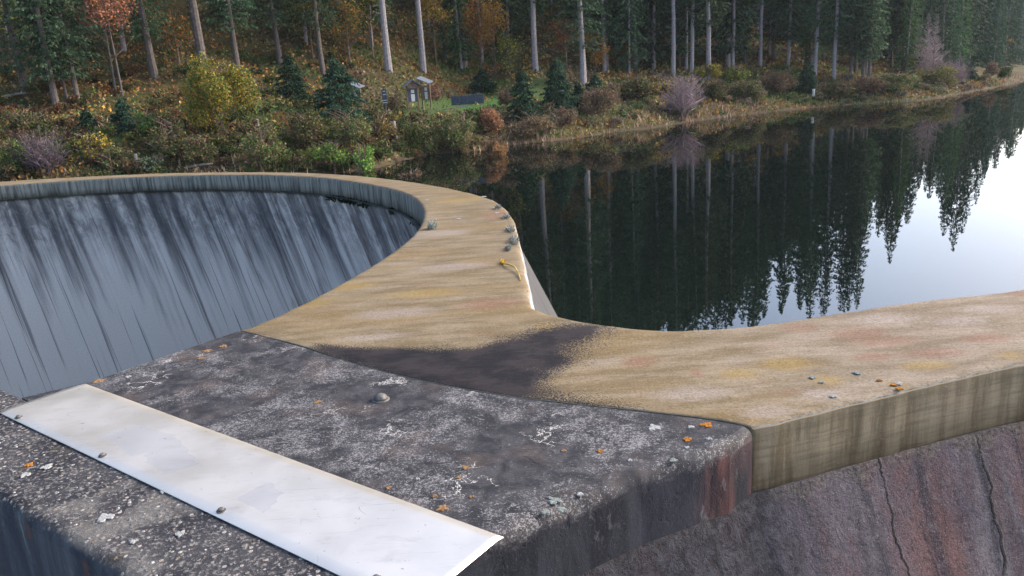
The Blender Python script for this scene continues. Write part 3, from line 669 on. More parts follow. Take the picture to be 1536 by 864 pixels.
def height(X, Y):
    X = np.asarray(X, float); Y = np.asarray(Y, float)
    s = sdist(X, Y); s = s + (fbm(X * .35, Y * .35, 2) - .5) * 1.6
    wT = np.clip(1 - np.abs(X + 3) / 10, 0, 1); wT = wT * wT * (3 - 2 * wT); wR = np.clip((X - 4) / 16, 0, 1); wL = np.clip(1 - wT - wR, 0, 1); tot = wT + wR + wL
    pT = np.interp(s, [-30, 0, 1, 3, 6, 9, 16, 20, 26, 40], [-3, 0, .6, 1.7, 2.8, 3.05, 3.35, 4.4, 7.0, 13])
    pL = np.interp(s, [-30, 0, 1, 3, 6, 10, 16, 20, 26, 40], [-3, 0, .7, 1.7, 2.9, 3.7, 5.6, 7.3, 10, 17])
    pR = np.interp(s, [-30, 0, 1, 3, 6, 9, 16, 24, 40], [-3, 0, .55, 1.3, 2.6, 3.9, 5.6, 8, 13])
    z = (pT * wT + pR * wR + pL * wL) / tot
    flat = np.clip((np.degrees(np.arctan2(X, np.maximum(Y, 20))) - 15.5) / 11, 0, 1) ; flat = flat * flat * (3 - 2 * flat)
    z = z * (1 - flat * .35)
    zz = z + np.minimum(np.clip(s - 40, 0, 160), 160 - 80 * flat) * (.80 * (1 - flat) + .47 * flat)
    far = np.clip(s - 200, 0, 500) * .02
    rough = (fbm(X * .5, Y * .5, 6) - .5) * .7 * np.clip(s / 4, 0, 1) + (fbm(X * .06, Y * .06, 8) - .5) * 6 * np.clip((s - 14) / 40, 0, 1)
    terr = np.clip(wT * 1.2, 0, 1) * np.clip((s - 6) / 2, 0, 1) * np.clip((17 - s) / 2, 0, 1)
    return WATER + zz + far + rough * (1 - .85 * terr)
def gridax(a, b, lo, hi, fine, coarse):
    L = [a]
    while L[-1] < b: L.append(L[-1] + (fine if lo <= L[-1] <= hi else coarse))
    return np.array(L)
gx = gridax(-260, 900, -45, 100, .8, 9); gy = gridax(24, 780, 30, 150, .8, 9)
X, Y = np.meshgrid(gx, gy, indexing='ij'); Z = height(X, Y); SD = sdist(X, Y)
grass = np.clip(np.exp(-((X + 1.5) / 6.0) ** 2) * np.clip((SD - 5) / 1.5, 0, 1) * np.clip((17 - SD) / 2, 0, 1) + .8 * np.exp(-((X - 11.5) / 1.6) ** 2 - ((SD - 3) / 2.2) ** 2) + .8 * np.exp(-((X + 29) / 6) ** 2 - ((SD - 7) / 3) ** 2) + .7 * np.exp(-((X - 42) / 4) ** 2 - ((SD - 1.5) / 2.) ** 2), 0, 1)
hill = link('hillside', npmesh('hillside', np.c_[X.ravel(), Y.ravel(), Z.ravel()], grid_faces(len(gx), len(gy))[:, ::-1], M_GROUND, True, None, None, {'grass': grass.ravel()})); hill['kind'] = 'structure'
rv = link('ravine_floor', npmesh('ravine_floor', [(-3000, -3000, -16.5), (3000, -3000, -16.5), (3000, 3000, -16.5), (-3000, 3000, -16.5)], [(0, 1, 2, 3)], M_RAVINE)); rv['kind'] = 'structure'
def lake():
    ring = [tuple(p) for p in (Rall + 0)]
    t = np.gradient(Rall, axis=0); t /= np.linalg.norm(t, axis=1)[:, None]; n = np.c_[-t[:, 1], t[:, 0]]
    pts = [tuple(p) for p in (Rall + n * 1.1)]
    pts = [p for p in pts if np.min(np.linalg.norm(Rall - p, axis=1)) > 1.05][::2] + [tuple(Rall[-1])] + [(900, 60), (900, 760), (-260, 760), (-260, 5), (-40, 5)]
    bm = bmesh.new(); f = bm.faces.new([bm.verts.new((x, y, WATER)) for x, y in pts]); bmesh.ops.triangulate(bm, faces=[f])
    for f in bm.faces:
        if f.normal.z < 0: f.normal_flip()
    me = bpy.data.meshes.new('lake_water'); bm.to_mesh(me); bm.free(); me.materials.append(M_WATER)
    o = link('lake_water', me); o['kind'] = 'structure'
lake()
def hit(px, py, d0=30, d1=320):
    """where the ray through a photo pixel meets the ground"""
    v = FW * F0 + RR * (px - 768) - UU * (py - 432); v = v / v[1]
    D = np.arange(d0, d1, .25); X = v[0] * D; Y = D; Zr = HC + v[2] * D; G = np.maximum(height(X, Y), WATER)
    k = np.where(Zr < G)[0]
    if len(k) == 0: k = [int(np.argmin(Zr - G))]
    i = k[0]; return np.array([X[i], Y[i], float(height(X[i:i + 1], Y[i:i + 1])[0])])
def gz(x, y): return float(height(np.array([float(x)]), np.array([float(y)]))[0])
px_m = lambda p: F0 / max(1, p[1])              # photo pixels per metre out there
# ------------------------------------------------------------------ trees
def conifer_meshes(h, hb, R, seed, dens=1., col=(.018, .040, .018), tr=.17, dead=True, spray=.42):
    g = np.random.default_rng(seed); m = MB(); lean = g.normal(0, .012, 2)
    zs = np.linspace(-.6, h * .97, 9); pts = [(lean[0] * z + .05 * math.sin(z * .5 + seed), lean[1] * z, z) for z in zs]
    m.tube(pts, [max(.015, tr * (1.15 if i == 0 else 1) * (1 - z / h) ** .75) for i, z in enumerate(zs)], 9)
    if dead and hb > 2:
        for _ in range(int(hb * 2.6)):
            z = g.uniform(hb * .28, hb); a = g.random() * 6.28; L = g.uniform(.3, 1.3); c, s = math.cos(a), math.sin(a); bx, by = lean * z
            m.tube([(bx, by, z), (bx + c * L * .6, by + s * L * .6, z + g.uniform(-.1, .1)), (bx + c * L, by + s * L, z - g.uniform(0, .3))], [.022, .014, .006], 3, False)
    P, D = [], []
    z = hb
    while z < h:
        t = (z - hb) / (h - hb); nb = g.integers(5, 8); Lm = R * (1 - t) ** .72 * (.55 + .45 * min(1, t * 5 + .25)) + .12
        a0 = g.random() * 6.28
        for b in range(nb):
            a = a0 + b * 6.28 / nb + g.normal(0, .25); L = Lm * g.uniform(.5, 1.15)
            if g.random() < .08: continue
            k = max(3, int(L / .11 * dens)); u = np.sqrt(g.random(k)) * L; dr = g.uniform(.1, .42)
            zz = z + g.normal(0, .08) + .10 * u - dr * u * u / max(L, .5) * .8
            off = g.normal(0, 1, k) * (.06 + .20 * u / L * min(L, 1.2)) * .7
            P.append(np.c_[np.cos(a) * u - np.sin(a) * off + lean[0] * z, np.sin(a) * u + np.cos(a) * off + lean[1] * z, zz - np.abs(g.normal(0, .12, k))])
            D.append(np.c_[np.cos(a) * .8 - np.sin(a) * g.normal(0, .6, k), np.sin(a) * .8 + np.cos(a) * g.normal(0, .6, k), -.25 - g.random(k) * .8])
        z += g.uniform(.22, .42) * (1 if h > 6 else .45)
    P = np.vstack(P); D = np.vstack(D); V, Fq = leaf_quads(P, spray * g.uniform(.6, 1.3, len(P)), D, .42)
    cc = np.array(col) * g.uniform(.55, 1.6, (len(P), 1)) * (1 + g.normal(0, .08, (len(P), 3))); cc = np.clip(cc, .003, 1)
    return m.mesh('trunk', None), npmesh('crown', V, Fq, M_LEAF, False, None, cc)
def lump_points(n, R, g, flat=.8, lumps=9):
    c = g.normal(size=(lumps, 3)); c /= np.linalg.norm(c, axis=1)[:, None]; c *= g.uniform(.3, .72, (lumps, 1)); c[:, 2] *= flat
    k = g.integers(0, lumps, n); d = g.normal(size=(n, 3)); d /= np.linalg.norm(d, axis=1)[:, None]
    return (c[k] + d * (g.random((n, 1)) ** .45) * g.uniform(.28, .46, (lumps, 1))[k]) * R
def broadleaf_meshes(h, hb, R, seed, cols, n=3500, leaf=.2, tr=.12, stems=1):
    g = np.random.default_rng(seed); m = MB(); P = lump_points(n, 1, g, 1, 13) * np.array([R, R, (h - hb) * .56]) + np.array([0, 0, (h + hb) / 2])
    for s in range(stems):
        ox, oy = (g.normal(0, .25, 2) if stems > 1 else (0, 0)); lx, ly = g.normal(0, .05, 2) * h * .3
        pts = [(ox + lx * q * q, oy + ly * q * q, -.4 + (h * .93 + .4) * q) for q in np.linspace(0, 1, 7)]
        m.tube(pts, [max(.012, tr * (1 - q) ** .8 + .01) for q in np.linspace(0, 1, 7)], 7)
        for _ in range(int(16 / stems) + 4):
            z = g.uniform(hb * .6, h * .85); a = g.random() * 6.28; L = R * g.uniform(.5, 1.0) * (1 - .5 * (z - hb) / (h - hb)); q = (z + .4) / (h * .93 + .4); bx, by = ox + lx * q * q, oy + ly * q * q
            m.tube([(bx, by, z), (bx + math.cos(a) * L * .5, by + math.sin(a) * L * .5, z + L * .35), (bx + math.cos(a + .3) * L, by + math.sin(a + .3) * L, z + L * .6)], [.035, .022, .008], 4, False)
    V, Fq = leaf_quads(P, leaf * g.uniform(.5, 1.3, n), None, .8); pal = np.array(cols)[g.integers(0, len(cols), n)]
    return m.mesh('trunk', None), npmesh('crown', V, Fq, M_LEAF, False, None, pal * g.uniform(.55, 1.4, (n, 1)))
def bare_meshes(h, R, seed, n=260, stems=1, tr=.08, colr=None):
    """leafless crown: trunk plus fine twig spray"""
    g = np.random.default_rng(seed); m = MB(); tw = []
    for s in range(stems):
        a = g.random() * 6.28; sp_ = (0 if stems == 1 else g.uniform(.2, 1) * R * .8); top = np.array([math.cos(a) * sp_, math.sin(a) * sp_, h * g.uniform(.8, 1)]); b0 = np.array([top[0] * .12, top[1] * .12, -.3])
        pts = [b0 + (top - b0) * np.array([q ** 1.3, q ** 1.3, q]) for q in np.linspace(0, 1, 6)]
        m.tube(pts, [max(.006, tr * (1 - q)) for q in np.linspace(0, 1, 6)], 6, False)
        for _ in range(int(n / stems)):
            q = g.uniform(.15, .98); p = b0 + (top - b0) * np.array([q ** 1.3, q ** 1.3, q]); aa = g.random() * 6.28; L = R * g.uniform(.3, .9) * (1.1 - q); e = p + np.array([math.cos(aa) * L, math.sin(aa) * L, L * g.uniform(.2, .9)])
            tw.append((p, e)); 
            for _ in range(3):
                f = g.uniform(.3, 1); p2 = p + (e - p) * f; tw.append((p2, p2 + np.array([*(g.normal(0, .3, 2) * L), L * g.uniform(.1, .5)])))
    A = np.array([t[0] for t in tw]); B = np.array([t[1] for t in tw]); d = B - A; L = np.linalg.norm(d, axis=1)
    V, Fq = leaf_quads((A + B) / 2, L, d, .055)
    cc = np.tile(colr or (.13, .10, .105), (len(A), 1)) * g.uniform(.6, 1.3, (len(A), 1))
    return m.mesh('trunk', None), npmesh('twigs', V, Fq, M_LEAF, False, None, cc)
def plant(name, tm, cm, p, label, cat, group=None, s=1., bark=None, crown='crown', sz=None):
    r = empty(name, (p[0], p[1], p[2] - .05), label, cat, group); r.rotation_euler = (0, 0, random.random() * 6.28); r.scale = (s, s, sz or s)
    for n, me in (('trunk', tm), (crown, cm)):
        if n == 'trunk' and not me.materials: me.materials.append(bark or M_BARK)
        o = bpy.data.objects.new(n, me); C.objects.link(o); o.parent = r
    return r
# tall spruces with bare grey stems at the foot of the forest: photo column, foot row, stem width px, height of the bare part m, total m
front = [(583, 107, 11, 12, 24, 'thick pale-stemmed spruce behind and left of the gabled notice shelter'), (635, 109, 10, 12, 24, 'pale-stemmed spruce rising right behind the gabled notice shelter'),
         (697, 101, 9, 11, 24, 'pale-stemmed spruce between the notice shelter and the orange beech'), (803, 106, 9, 9, 23, 'grey-stemmed spruce behind the left of two young dark spruces'),
         (875, 128, 10, 5, 22, 'thick grey spruce stem standing low on the bank right of the young spruces'), (953, 101, 6, 6.5, 21, 'slim grey spruce stem left of the yellow-leaved sapling'),
         (1010, 113, 7, 12, 22, 'left and thicker of the twin pale stems beside the yellow sapling'), (1019, 104, 5, 12, 22, 'right and thinner of the twin pale stems beside the yellow sapling'),
         (1037, 112, 6, 10, 21, 'pale stem first right of the twin stems'), (1063, 119, 8, 7.5, 20, 'grey stem third right of the yellow sapling, foot lowest of its group'),
         (1092, 101, 7, 5.5, 21, 'grey stem with low crown midway along the pale stem row'), (1118, 95, 5, 8, 21, 'thin brownish stem just left of the tall clean pale stem'),
         (1140, 100, 6, 10.5, 20, 'tall clean pale stem at the edge of the dark forest gap'), (1208, 96, 4, 4.5, 18, 'left of two thin stems behind the small bank spruce'),
         (1214, 96, 4, 4.5, 18, 'right of two thin stems behind the small bank spruce'), (1222, 114, 6, 7, 19, 'pale stem rising just right of the small bank spruce'),
         (1234, 94, 5, 4, 18, 'brownish stem behind the pale stem right of the bank spruce'), (1251, 119, 6, 6, 19, 'pale stem midway between the bank spruce and the four close stems'),
         (1275, 116, 5, 3.8, 18, 'first short-boled stem of the close group above the heather bank'), (1283, 111, 5, 5.5, 19, 'second stem of the close group above the heather bank'),
         (1294, 116, 5, 3.8, 18, 'third stem of the close group above the heather bank'), (1303, 119, 5, 3, 18, 'fourth stem of the close group above the heather bank'),
         (1337, 104, 4, 4, 16, 'left stem of the far pale cluster by the yellow bush'), (1343, 110, 4, 5, 16, 'middle stem of the far pale cluster by the yellow bush'), (1352, 110, 4, 5.5, 16, 'right stem of the far pale cluster by the yellow bush'),
         (308, 118, 14, 9, 23, 'thick pale stem rising behind the tall yellow-topped bush'), (357, 105, 9, 5, 20, 'dead-branched stem right behind the yellow-topped bush'), (232, 118, 12, 4.5, 18, 'stout grey stem between the red-leaved beech and the yellow-topped bush'),
         (86, 168, 10, 3.6, 17, 'bare-footed spruce with the longest stem at the far left under dark boughs'), (118, 161, 8, 3.4, 16, 'spruce stem second from the far-left long stem'), (38, 142, 9, 2.8, 17, 'leftmost short spruce stem under the dark boughs'), (102, 158, 5, 3, 14, 'thin spruce stem between the two at the far left'),
         (485, 112, 8, 6, 20, 'grey stem half hidden behind the dark dense spruce'), (420, 96, 8, 5, 22, 'dim grey stem in the dark wood left of the dense spruce'), (668, 93, 5, 10, 22, 'thin stem in the shade between two pale stems'),
         (907, 109, 6, 4.6, 20, 'brownish spruce stem in front of the orange beech thicket'), (1160, 92, 4, 3, 18, 'thin dark stem in the forest gap right of the clean pale stem')]
for i, (px, py, w, hb, h, lab) in enumerate(front):
    p = hit(px, py); r = w / 2 / px_m(p) * .95
    hb = hb * (.72 if px < 560 else .8); h = h * (1.38 if 1195 < px < 1320 else 1.2 if px > 990 else 1.1); tm, cm = conifer_meshes(h, hb, 2.5 + .25 * (i % 3), 100 + i, 1.9 if px < 560 else 1.3, (.027, .050, .026) if i % 3 else (.034, .056, .027), max(.10, r), True, .27 if px < 560 else .36)
    plant('spruce_tree', tm, cm, p, lab, 'tree', 'tall spruces at the forest edge', 1, M_BARKB if (px < 560 or w <= 5) else M_BARK)
# the wood behind: copies of a few spruces
protos = [conifer_meshes(h, hb, R, 300 + k, 1.0, c, .16) for k, (h, hb, R, c) in enumerate([(20, 3, 2.6, (.026, .050, .026)), (18, 1.5, 2.8, (.032, .062, .024)), (22, 4.5, 2.5, (.022, .048, .021)), (16, 1, 2.6, (.033, .054, .028)), (19, 2.2, 2.9, (.024, .052, .026))])]
def place_label(x, y, s, label):
    v = np.array([x, y, 0]) - [0, 0, HC]; zc = v @ FW; px = 768 + F0 * (v @ RR) / zc
    names = [(160, 'above the far-left short stems'), (300, 'behind the red-leaved beech'), (470, 'behind the yellow-topped bush'), (600, 'above the dense spruce and left shelter'), (700, 'up the slope over the gabled shelter'),
             (800, 'behind the orange beeches'), (960, 'behind the young spruces'), (1060, 'behind the twin pale stems'), (1160, 'behind the clean pale stem row'), (1260, 'behind the small bank spruce'), (1330, 'behind the four close stems'),
             (1420, 'around the leafless larches'), (1490, 'beyond the far mauve bush'), (9999, 'at the far right water bend')]
    w = [n for lim, n in names if px < lim][0]; row = 'front rows' if s < 26 else ('middle rows' if s < 50 else 'rear rows')
    return ('dark spruce %s, %s' % (w, row), 'spruces of the wood %s, %s' % (w, row))
def scatter(n, xr, sr, mind, seed, sc=(.8, 1.1), label='', ang=(-36, 40), prot=None, zmax=None):
    g = np.random.default_rng(seed); out = []; tries = 0
    while len(out) < n and tries < n * 60:
        tries += 1; a = rad(g.uniform(*ang)); d = g.uniform(45, 330); x, y = math.sin(a) * d, math.cos(a) * d
        if not (xr[0] < x < xr[1]): continue
        s = float(sdist(np.array([x]), np.array([y]))[0])
        if not (sr[0] < s < sr[1]): continue
        if any((x - q[0]) ** 2 + (y - q[1]) ** 2 < mind ** 2 for q in out): continue
        out.append((x, y)); z = gz(x, y); lab = place_label(x, y, s, label); tm, cm = (prot or protos)[g.integers(len(prot or protos))]; f = g.uniform(*sc)
        plant('spruce_tree', tm, cm, (x, y, z), lab[0], 'tree', lab[1], f * g.uniform(.85, 1.1), None, 'crown', f)
scatter(96, (-75, 30), (24, 60), 3.4, 5, (.95, 1.3), 'dark spruce of the dense wood up the slope, one among many')
scatter(44, (12, 42), (11, 46), 2.7, 6, (1.0, 1.35), 'dark spruce of the dense wood up the slope, one among many')
scatter(40, (42, 90), (8, 42), 3.4, 7, (.8, 1.1), 'hazy dark spruce of the far wood along the right shore, one among many')
fulls = [conifer_meshes(h, hb, R, 340 + k, 1.0, c, .16) for k, (h, hb, R, c) in enumerate([(20, .4, 3.2, (.018, .042, .024)), (17, .3, 3.0, (.024, .048, .026)), (22, 1, 3.2, (.016, .036, .022))])]
scatter(66, (62, 230), (4, 45), 4.2, 8, (.75, 1.0), 'hazy dark spruce of the far wood along the right shore, one among many', prot=fulls)
scatter(44, (80, 300), (3, 46), 5.0, 9, (1.05, 1.4), '', ang=(27, 38), prot=fulls)
def far_wood():
    g = np.random.default_rng(77); Vs, Fs, Cs = [], [], []; n0 = 0; pr = []
    for k in range(4):
        tm, cm = conifer_meshes([19, 22, 17, 20][k], [2, 3, 1.5, 1][k], 3.3, 600 + k, .34, (.024, .052, .026), .16, False, 1.0)
        v = np.empty(len(cm.vertices) * 3, np.float32); cm.vertices.foreach_get('co', v); c = np.empty(len(cm.color_attributes['col'].data) * 4, np.float32); cm.color_attributes['col'].data.foreach_get('color', c)
        c = c.reshape(-1, 4, 4)[:, 0, :3] if len(c) // 4 == len(v) // 3 else c.reshape(-1, 4)[:, :3]
        pr.append((v.reshape(-1, 3), c)); bpy.data.meshes.remove(tm); bpy.data.meshes.remove(cm)
    cnt = 0; used = []
    for _ in range(9000):
        if cnt >= 440: break
        a = rad(g.uniform(-37, 42)); d = g.uniform(80, 480); x, y = math.sin(a) * d, math.cos(a) * d; s = float(sdist(np.array([x]), np.array([y]))[0])
        if not (46 < s < (125 if a < rad(24) else 230)) or any((x - q[0]) ** 2 + (y - q[1]) ** 2 < 19 for q in used): continue
        used.append((x, y)); v, c = pr[g.integers(4)]; f = g.uniform(.8, 1.2); q = g.random() * 6.28; R_ = np.array([[math.cos(q), math.sin(q), 0], [-math.sin(q), math.cos(q), 0], [0, 0, 1]])
        Vs.append(v @ R_ * f + [x, y, gz(x, y)]); Cs.append(c * g.uniform(.7, 1.35)); cnt += 1
    V = np.vstack(Vs); o = link('far_wood', npmesh('far_wood', V, np.arange(len(V)).reshape(-1, 4), M_LEAF, False, None, np.vstack(Cs))); print('far_wood quads', len(V) // 4)
    tag(o, 'far dark spruce wood covering the upper slope behind all the nearer trees', 'wood', None, 'stuff')
far_wood()
# young spruces on the bank
for i, (px, py, w, h, lab) in enumerate([(512, 188, 92, 86, 'dense dark spruce beside the grass terrace, hiding the left shelter'), (787, 180, 52, 68, 'young dark spruce, left of the pair right of the terrace'), (838, 168, 56, 72, 'young dark spruce with thin leader, right of the pair'),
                                      (893, 140, 32, 26, 'low dark spruce tucked behind the thick grey stem'), (1210, 139, 29, 46, 'small dark spruce alone on the bank by the pale stems'), (725, 142, 50, 34, 'squat dark spruce behind the low blue-grey panel'), (868, 162, 26, 34, 'smallest young spruce right beside the pair'),
                                      (1455, 122, 20, 26, 'small dark spruce at the water bend on the far right shore'), (190, 200, 48, 44, 'round dark yew-like bush below the red-leaved beech'), (135, 205, 34, 38, 'small dark bush left of the round yew-like bush'), (440, 150, 60, 60, 'dim spruce thicket left of the dense dark spruce')]):
    p = hit(px, py); k = px_m(p); H = h / k * 1.08; R = w / 2 / k * 1.12
    tm, cm = conifer_meshes(H, .08, R, 500 + i, 4.6 if H < 3.5 else 3.6, (.011, .030, .016), .06, False, .24); plant('young_spruce', tm, cm, p, lab, 'young spruce', 'young spruces on the bank', 1, M_BARK2)
# broadleaved trees
OR = [(.24, .095, .025), (.19, .085, .03), (.22, .13, .03)]; YE = [(.27, .20, .03), (.20, .17, .035), (.11, .13, .03)]; RD = [(.20, .075, .05), (.16, .07, .055), (.24, .10, .04)]; GR = [(.05, .085, .02), (.08, .10, .025), (.035, .065, .02)]
for i, (px, py, h, hb, R, cols, n, lab) in enumerate([(723, 116, 9, 2.5, 2.6, OR, 2600, 'orange-leaved beech between the pale stems above the terrace'), (744, 112, 8, 3, 2.2, OR, 1800, 'second orange-leaved beech, slim, just right of the first'),
        (655, 100, 9, 3.4, 2.4, YE + OR, 2000, 'yellow and orange beech right behind the shelter stem'), (180, 146, 9, 4.2, 2.7, RD, 1900, 'thin-stemmed beech with sparse pinkish-red leaves on the left'), (20, 100, 6, 1, 2.6, YE, 1500, 'yellow-green leafy tree at the far left behind short stems'),
        (893, 108, 5, .8, 2.2, OR, 1800, 'orange beech thicket behind the brownish stem'), (926, 100, 3.6, .4, 1.7, YE, 800, 'low yellow-green sapling left of the slim grey stem'), (995, 84, 4.6, 1.1, 1.0, [(.42, .27, .02), (.36, .25, .03)], 420, 'sapling with bright yellow leaves left of the twin pale stems'),
        (525, 95, 7, 1.5, 2.6, OR + GR, 1700, 'orange-green beech up the slope behind the dark spruce'), (850, 105, 6, 2, 2.3, OR, 1100, 'orange foliage patch behind the young spruces'), (470, 90, 9, 2, 3, GR + YE, 2000, 'olive broadleaved tree in the dim wood above the dark spruce'),
        (560, 88, 8, 2, 2.6, YE + GR, 1700, 'olive-yellow beech left of the thick pale stem'), (765, 112, 5, .5, 1.8, GR + YE, 1100, 'green-yellow thicket at the foot of the orange beeches'), (1362, 112, 3.6, .2, 1.3, [(.17, .14, .02), (.12, .12, .02)], 800, 'yellow bush right of the far pale stem cluster'),
        (270, 100, 5, .5, 2.2, OR + GR, 1100, 'rusty-green thicket left of the thick pale stem'), (1500, 98, 8, 3, 2.4, OR, 900, 'rust-coloured tree in the hazy far right wood')]):
    p = hit(px, py); tm, cm = broadleaf_meshes(h, hb, R, 700 + i, cols, n, .19, .10, 2 if i == 3 else 1); plant('broadleaf_tree', tm, cm, p, lab, 'tree', 'autumn broadleaved trees', 1, M_BARK2 if i != 3 else M_BARKB)
for i, (px, py, h, R, lab) in enumerate([(1387, 118, 11, 2.6, 'leafless lilac-grey larch beyond the far stem cluster'), (1398, 120, 10, 2.4, 'second leafless lilac-grey larch, just right of the first'), (1372, 112, 8, 2.2, 'lower leafless larch left of the lilac-grey pair')]):
    p = hit(px, py); tm, cm = bare_meshes(h, R, 800 + i, 330, 1, .12, (.14, .115, .125)); plant('larch_tree', tm, cm, p, lab, 'tree', 'leafless larches', 1, M_TWIG, 'twigs')
# bushes on the bank: column, foot row, width px, height px, palette, kind
BR = [(.10, .065, .04), (.075, .06, .03), (.13, .085, .05)]; TN = [(.20, .14, .09), (.15, .11, .07), (.09, .08, .04)]; LG = [(.085, .17, .03), (.12, .20, .045)]; PU = (.13, .10, .115)
bush = [(335, 203, 104, 112, [(.11, .16, .03), (.20, .20, .035), (.36, .25, .03), (.07, .12, .03)], 'l', 'tall rounded bush, green with yellow-orange top'), (72, 264, 74, 66, None, 'b', 'leafless purple-grey rounded bush at the left above the crest'),
        (147, 240, 50, 38, [(.24, .17, .03), (.10, .10, .03)], 'l', 'yellowing low bush right of the purple-grey leafless bush'), (28, 262, 44, 46, GR, 'l', 'small green bush left of the purple-grey leafless bush'), (255, 236, 66, 52, GR + BR, 'l', 'green-brown thicket left below the tall yellow-topped bush'),
        (405, 250, 70, 56, GR + BR, 'l', 'brown-green brambles right below the tall yellow-topped bush'), (300, 250, 60, 42, BR + GR, 'l', 'dark reddish brambles under the tall yellow-topped bush'), (500, 258, 54, 42, LG, 'l', 'bright green bush at the waterside, left of two'),
        (548, 258, 40, 46, LG, 'l', 'bright light-green rounded bush at the waterside, right of two'), (525, 225, 80, 52, GR + BR, 'l', 'olive bush in front of the dense dark spruce'), (455, 222, 70, 50, BR + GR, 'l', 'brownish olive bush left below the dense dark spruce'),
        (640, 232, 70, 54, GR + BR, 'l', 'olive-leaved bush below the grass terrace right of the grey stump'), (575, 215, 44, 44, YE + BR, 'l', 'yellow-brown bush left of the grey stump'), (690, 222, 64, 50, BR + GR, 'l', 'dark brown brambles below the low blue-grey panel'),
        (738, 205, 52, 42, [(.20, .08, .04), (.13, .07, .045)], 'l', 'reddish-brown bush below the right end of the blue-grey panel'), (742, 232, 46, 34, [(.20, .11, .045), (.14, .085, .04)], 'l', 'rust-tan bush at the water edge below the reddish bush'),
        (1024, 178, 78, 60, None, 'b', 'big leafless mauve bush at the water edge below the twin stems'), (955, 150, 60, 32, BR + GR, 'l', 'brown bush above the small green slope'), (900, 178, 70, 40, BR + TN, 'l', 'brown bush right below the young spruces'), (985, 140, 60, 24, YE + BR, 'l', 'yellow-brown low bush under the yellow sapling'),
        (1075, 150, 56, 30, GR + BR, 'l', 'green bush right of the big mauve bush'), (1060, 118, 50, 20, YE, 'l', 'yellow-green low bush at the feet of the pale stems'), (1120, 152, 60, 30, BR + GR, 'l', 'brown-green heather clump midway along the right bank'), (1165, 140, 56, 26, BR, 'l', 'brown heather clump left of the small bank spruce'),
        (1255, 148, 56, 24, BR + GR, 'l', 'brown heather clump right of the small bank spruce'), (1300, 142, 60, 24, BR, 'l', 'purple-brown heather below the four close stems'), (1345, 136, 60, 26, BR + GR, 'l', 'olive heather clump below the far stem cluster'),
        (1402, 132, 62, 34, [(.11, .09, .03), (.10, .07, .04), (.06, .07, .025)], 'l', 'round olive-brown bush left of the far mauve bush'), (1432, 134, 52, 46, None, 'b', 'far leafless mauve bush near the water bend'), (1484, 116, 30, 20, TN, 'l', 'pale tan bush on the far right shore'), (1508, 118, 26, 16, GR, 'l', 'green bush on the far right shore'),
        (800, 205, 70, 30, TN + BR, 'l', 'tan shrub at the foot of the young spruces'), (845, 192, 56, 26, BR + TN, 'l', 'brown shrub between young spruces and reeds'), (225, 205, 50, 34, GR, 'l', 'green shrub right of the round yew-like bush'), (180, 262, 60, 36, GR + BR, 'l', 'green-brown shrub above the crest near the short stick'),
        (230, 262, 50, 26, [(.12, .15, .10), (.07, .10, .05)], 'l', 'pale grey-green weeds right of the short stick'), (620, 262, 50, 24, BR, 'l', 'dark brambles at the waterline where the crest meets the lake view'), (40, 200, 70, 30, BR + GR, 'l', 'brown thicket below the leftmost stems'),
        (1105, 124, 44, 24, GR + YE, 'l', 'green shrub at the foot of the tall clean stem'), (590, 165, 34, 18, BR, 'l', 'reddish-brown shrub behind the sign post'), (650, 150, 40, 22, [(.14, .07, .05)], 'l', 'dull red shrub behind the shelters'), (760, 160, 36, 24, TN, 'l', 'pale brown shrub left of the young spruce pair')]
for i, (px, py, w, h, cols, kd, lab) in enumerate(bush):
    p = hit(px, min(py, 262)); k = px_m(p); H = h / k; R = w / 2 / k
    if kd == 'b': tm, cm = bare_meshes(H * 1.1, R * 1.25, 900 + i, 420, 14, .03, PU); plant('leafless_bush', tm, cm, p, lab, 'bush', None, 1, M_TWIG, 'twigs')
    else:
        tm, cm = broadleaf_meshes(H * 1.1, -.1, R * 1.1, 900 + i, cols, int((500 + 420 * R * H) * (2.2 if i == 0 else 1.2)), .15 if k > 15 else .2, .03, 5); plant('leafy_bush', tm, cm, p, lab, 'bush', None, 1, M_BARK2, 'leaves')
# ------------------------------------------------------------------ ground cover, reeds (uncountable)
def cover(name, n, xr, sr, size, pal, seed, label, cat, up=.6, hgt=.3, asp=.5, mask=None):
    g = np.random.default_rng(seed); A = np.radians(g.uniform(-36, 40, n)); D = 36 + (g.random(n) ** 1.4) * 138; X = np.sin(A) * D; Y = np.cos(A) * D
    s = sdist(X, Y); k = (X > xr[0]) & (X < xr[1]) & (s > sr[0]) & (s < sr[1])
    if mask is not None: k &= mask(X, Y, s, g)
    X, Y, s = X[k], Y[k], s[k]; n = len(X); zz = height(X, Y); d = g.normal(size=(n, 3)) * (1 - up); d[:, 2] += up
    sz = size * g.uniform(.5, 1.5, n) * (1 + np.clip((Y - 60) / 80, 0, 1)) * (np.clip(1 - (X - 18) / 30, .45, 1) if name == 'reeds' else 1)
    P = np.c_[X, Y, zz + g.random(n) * hgt]; V, Fq = leaf_quads(P, sz, d, asp)
    pal = np.array(pal); w = fbm(X * .22, Y * .22, seed, 3); idx = np.clip(((w - .28) / .44 * len(pal) + g.normal(0, .55, n)), 0, len(pal) - 1).astype(int)
    o = link(name, npmesh(name, V, Fq, M_LEAF, False, None, pal[idx] * g.uniform(.5, 1.5, (n, 1)))); return tag(o, label, cat, None, 'stuff')
PAL = [(.045, .07, .018), (.09, .085, .025), (.17, .078, .028), (.095, .055, .03), (.21, .12, .032), (.05, .075, .02), (.14, .10, .055), (.06, .04, .028)]
notgr = lambda X, Y, s, g: ~((np.abs(X + 1.5) < 6.5) & (s > 6) & (s < 16)) | (g.random(len(X)) < .06)
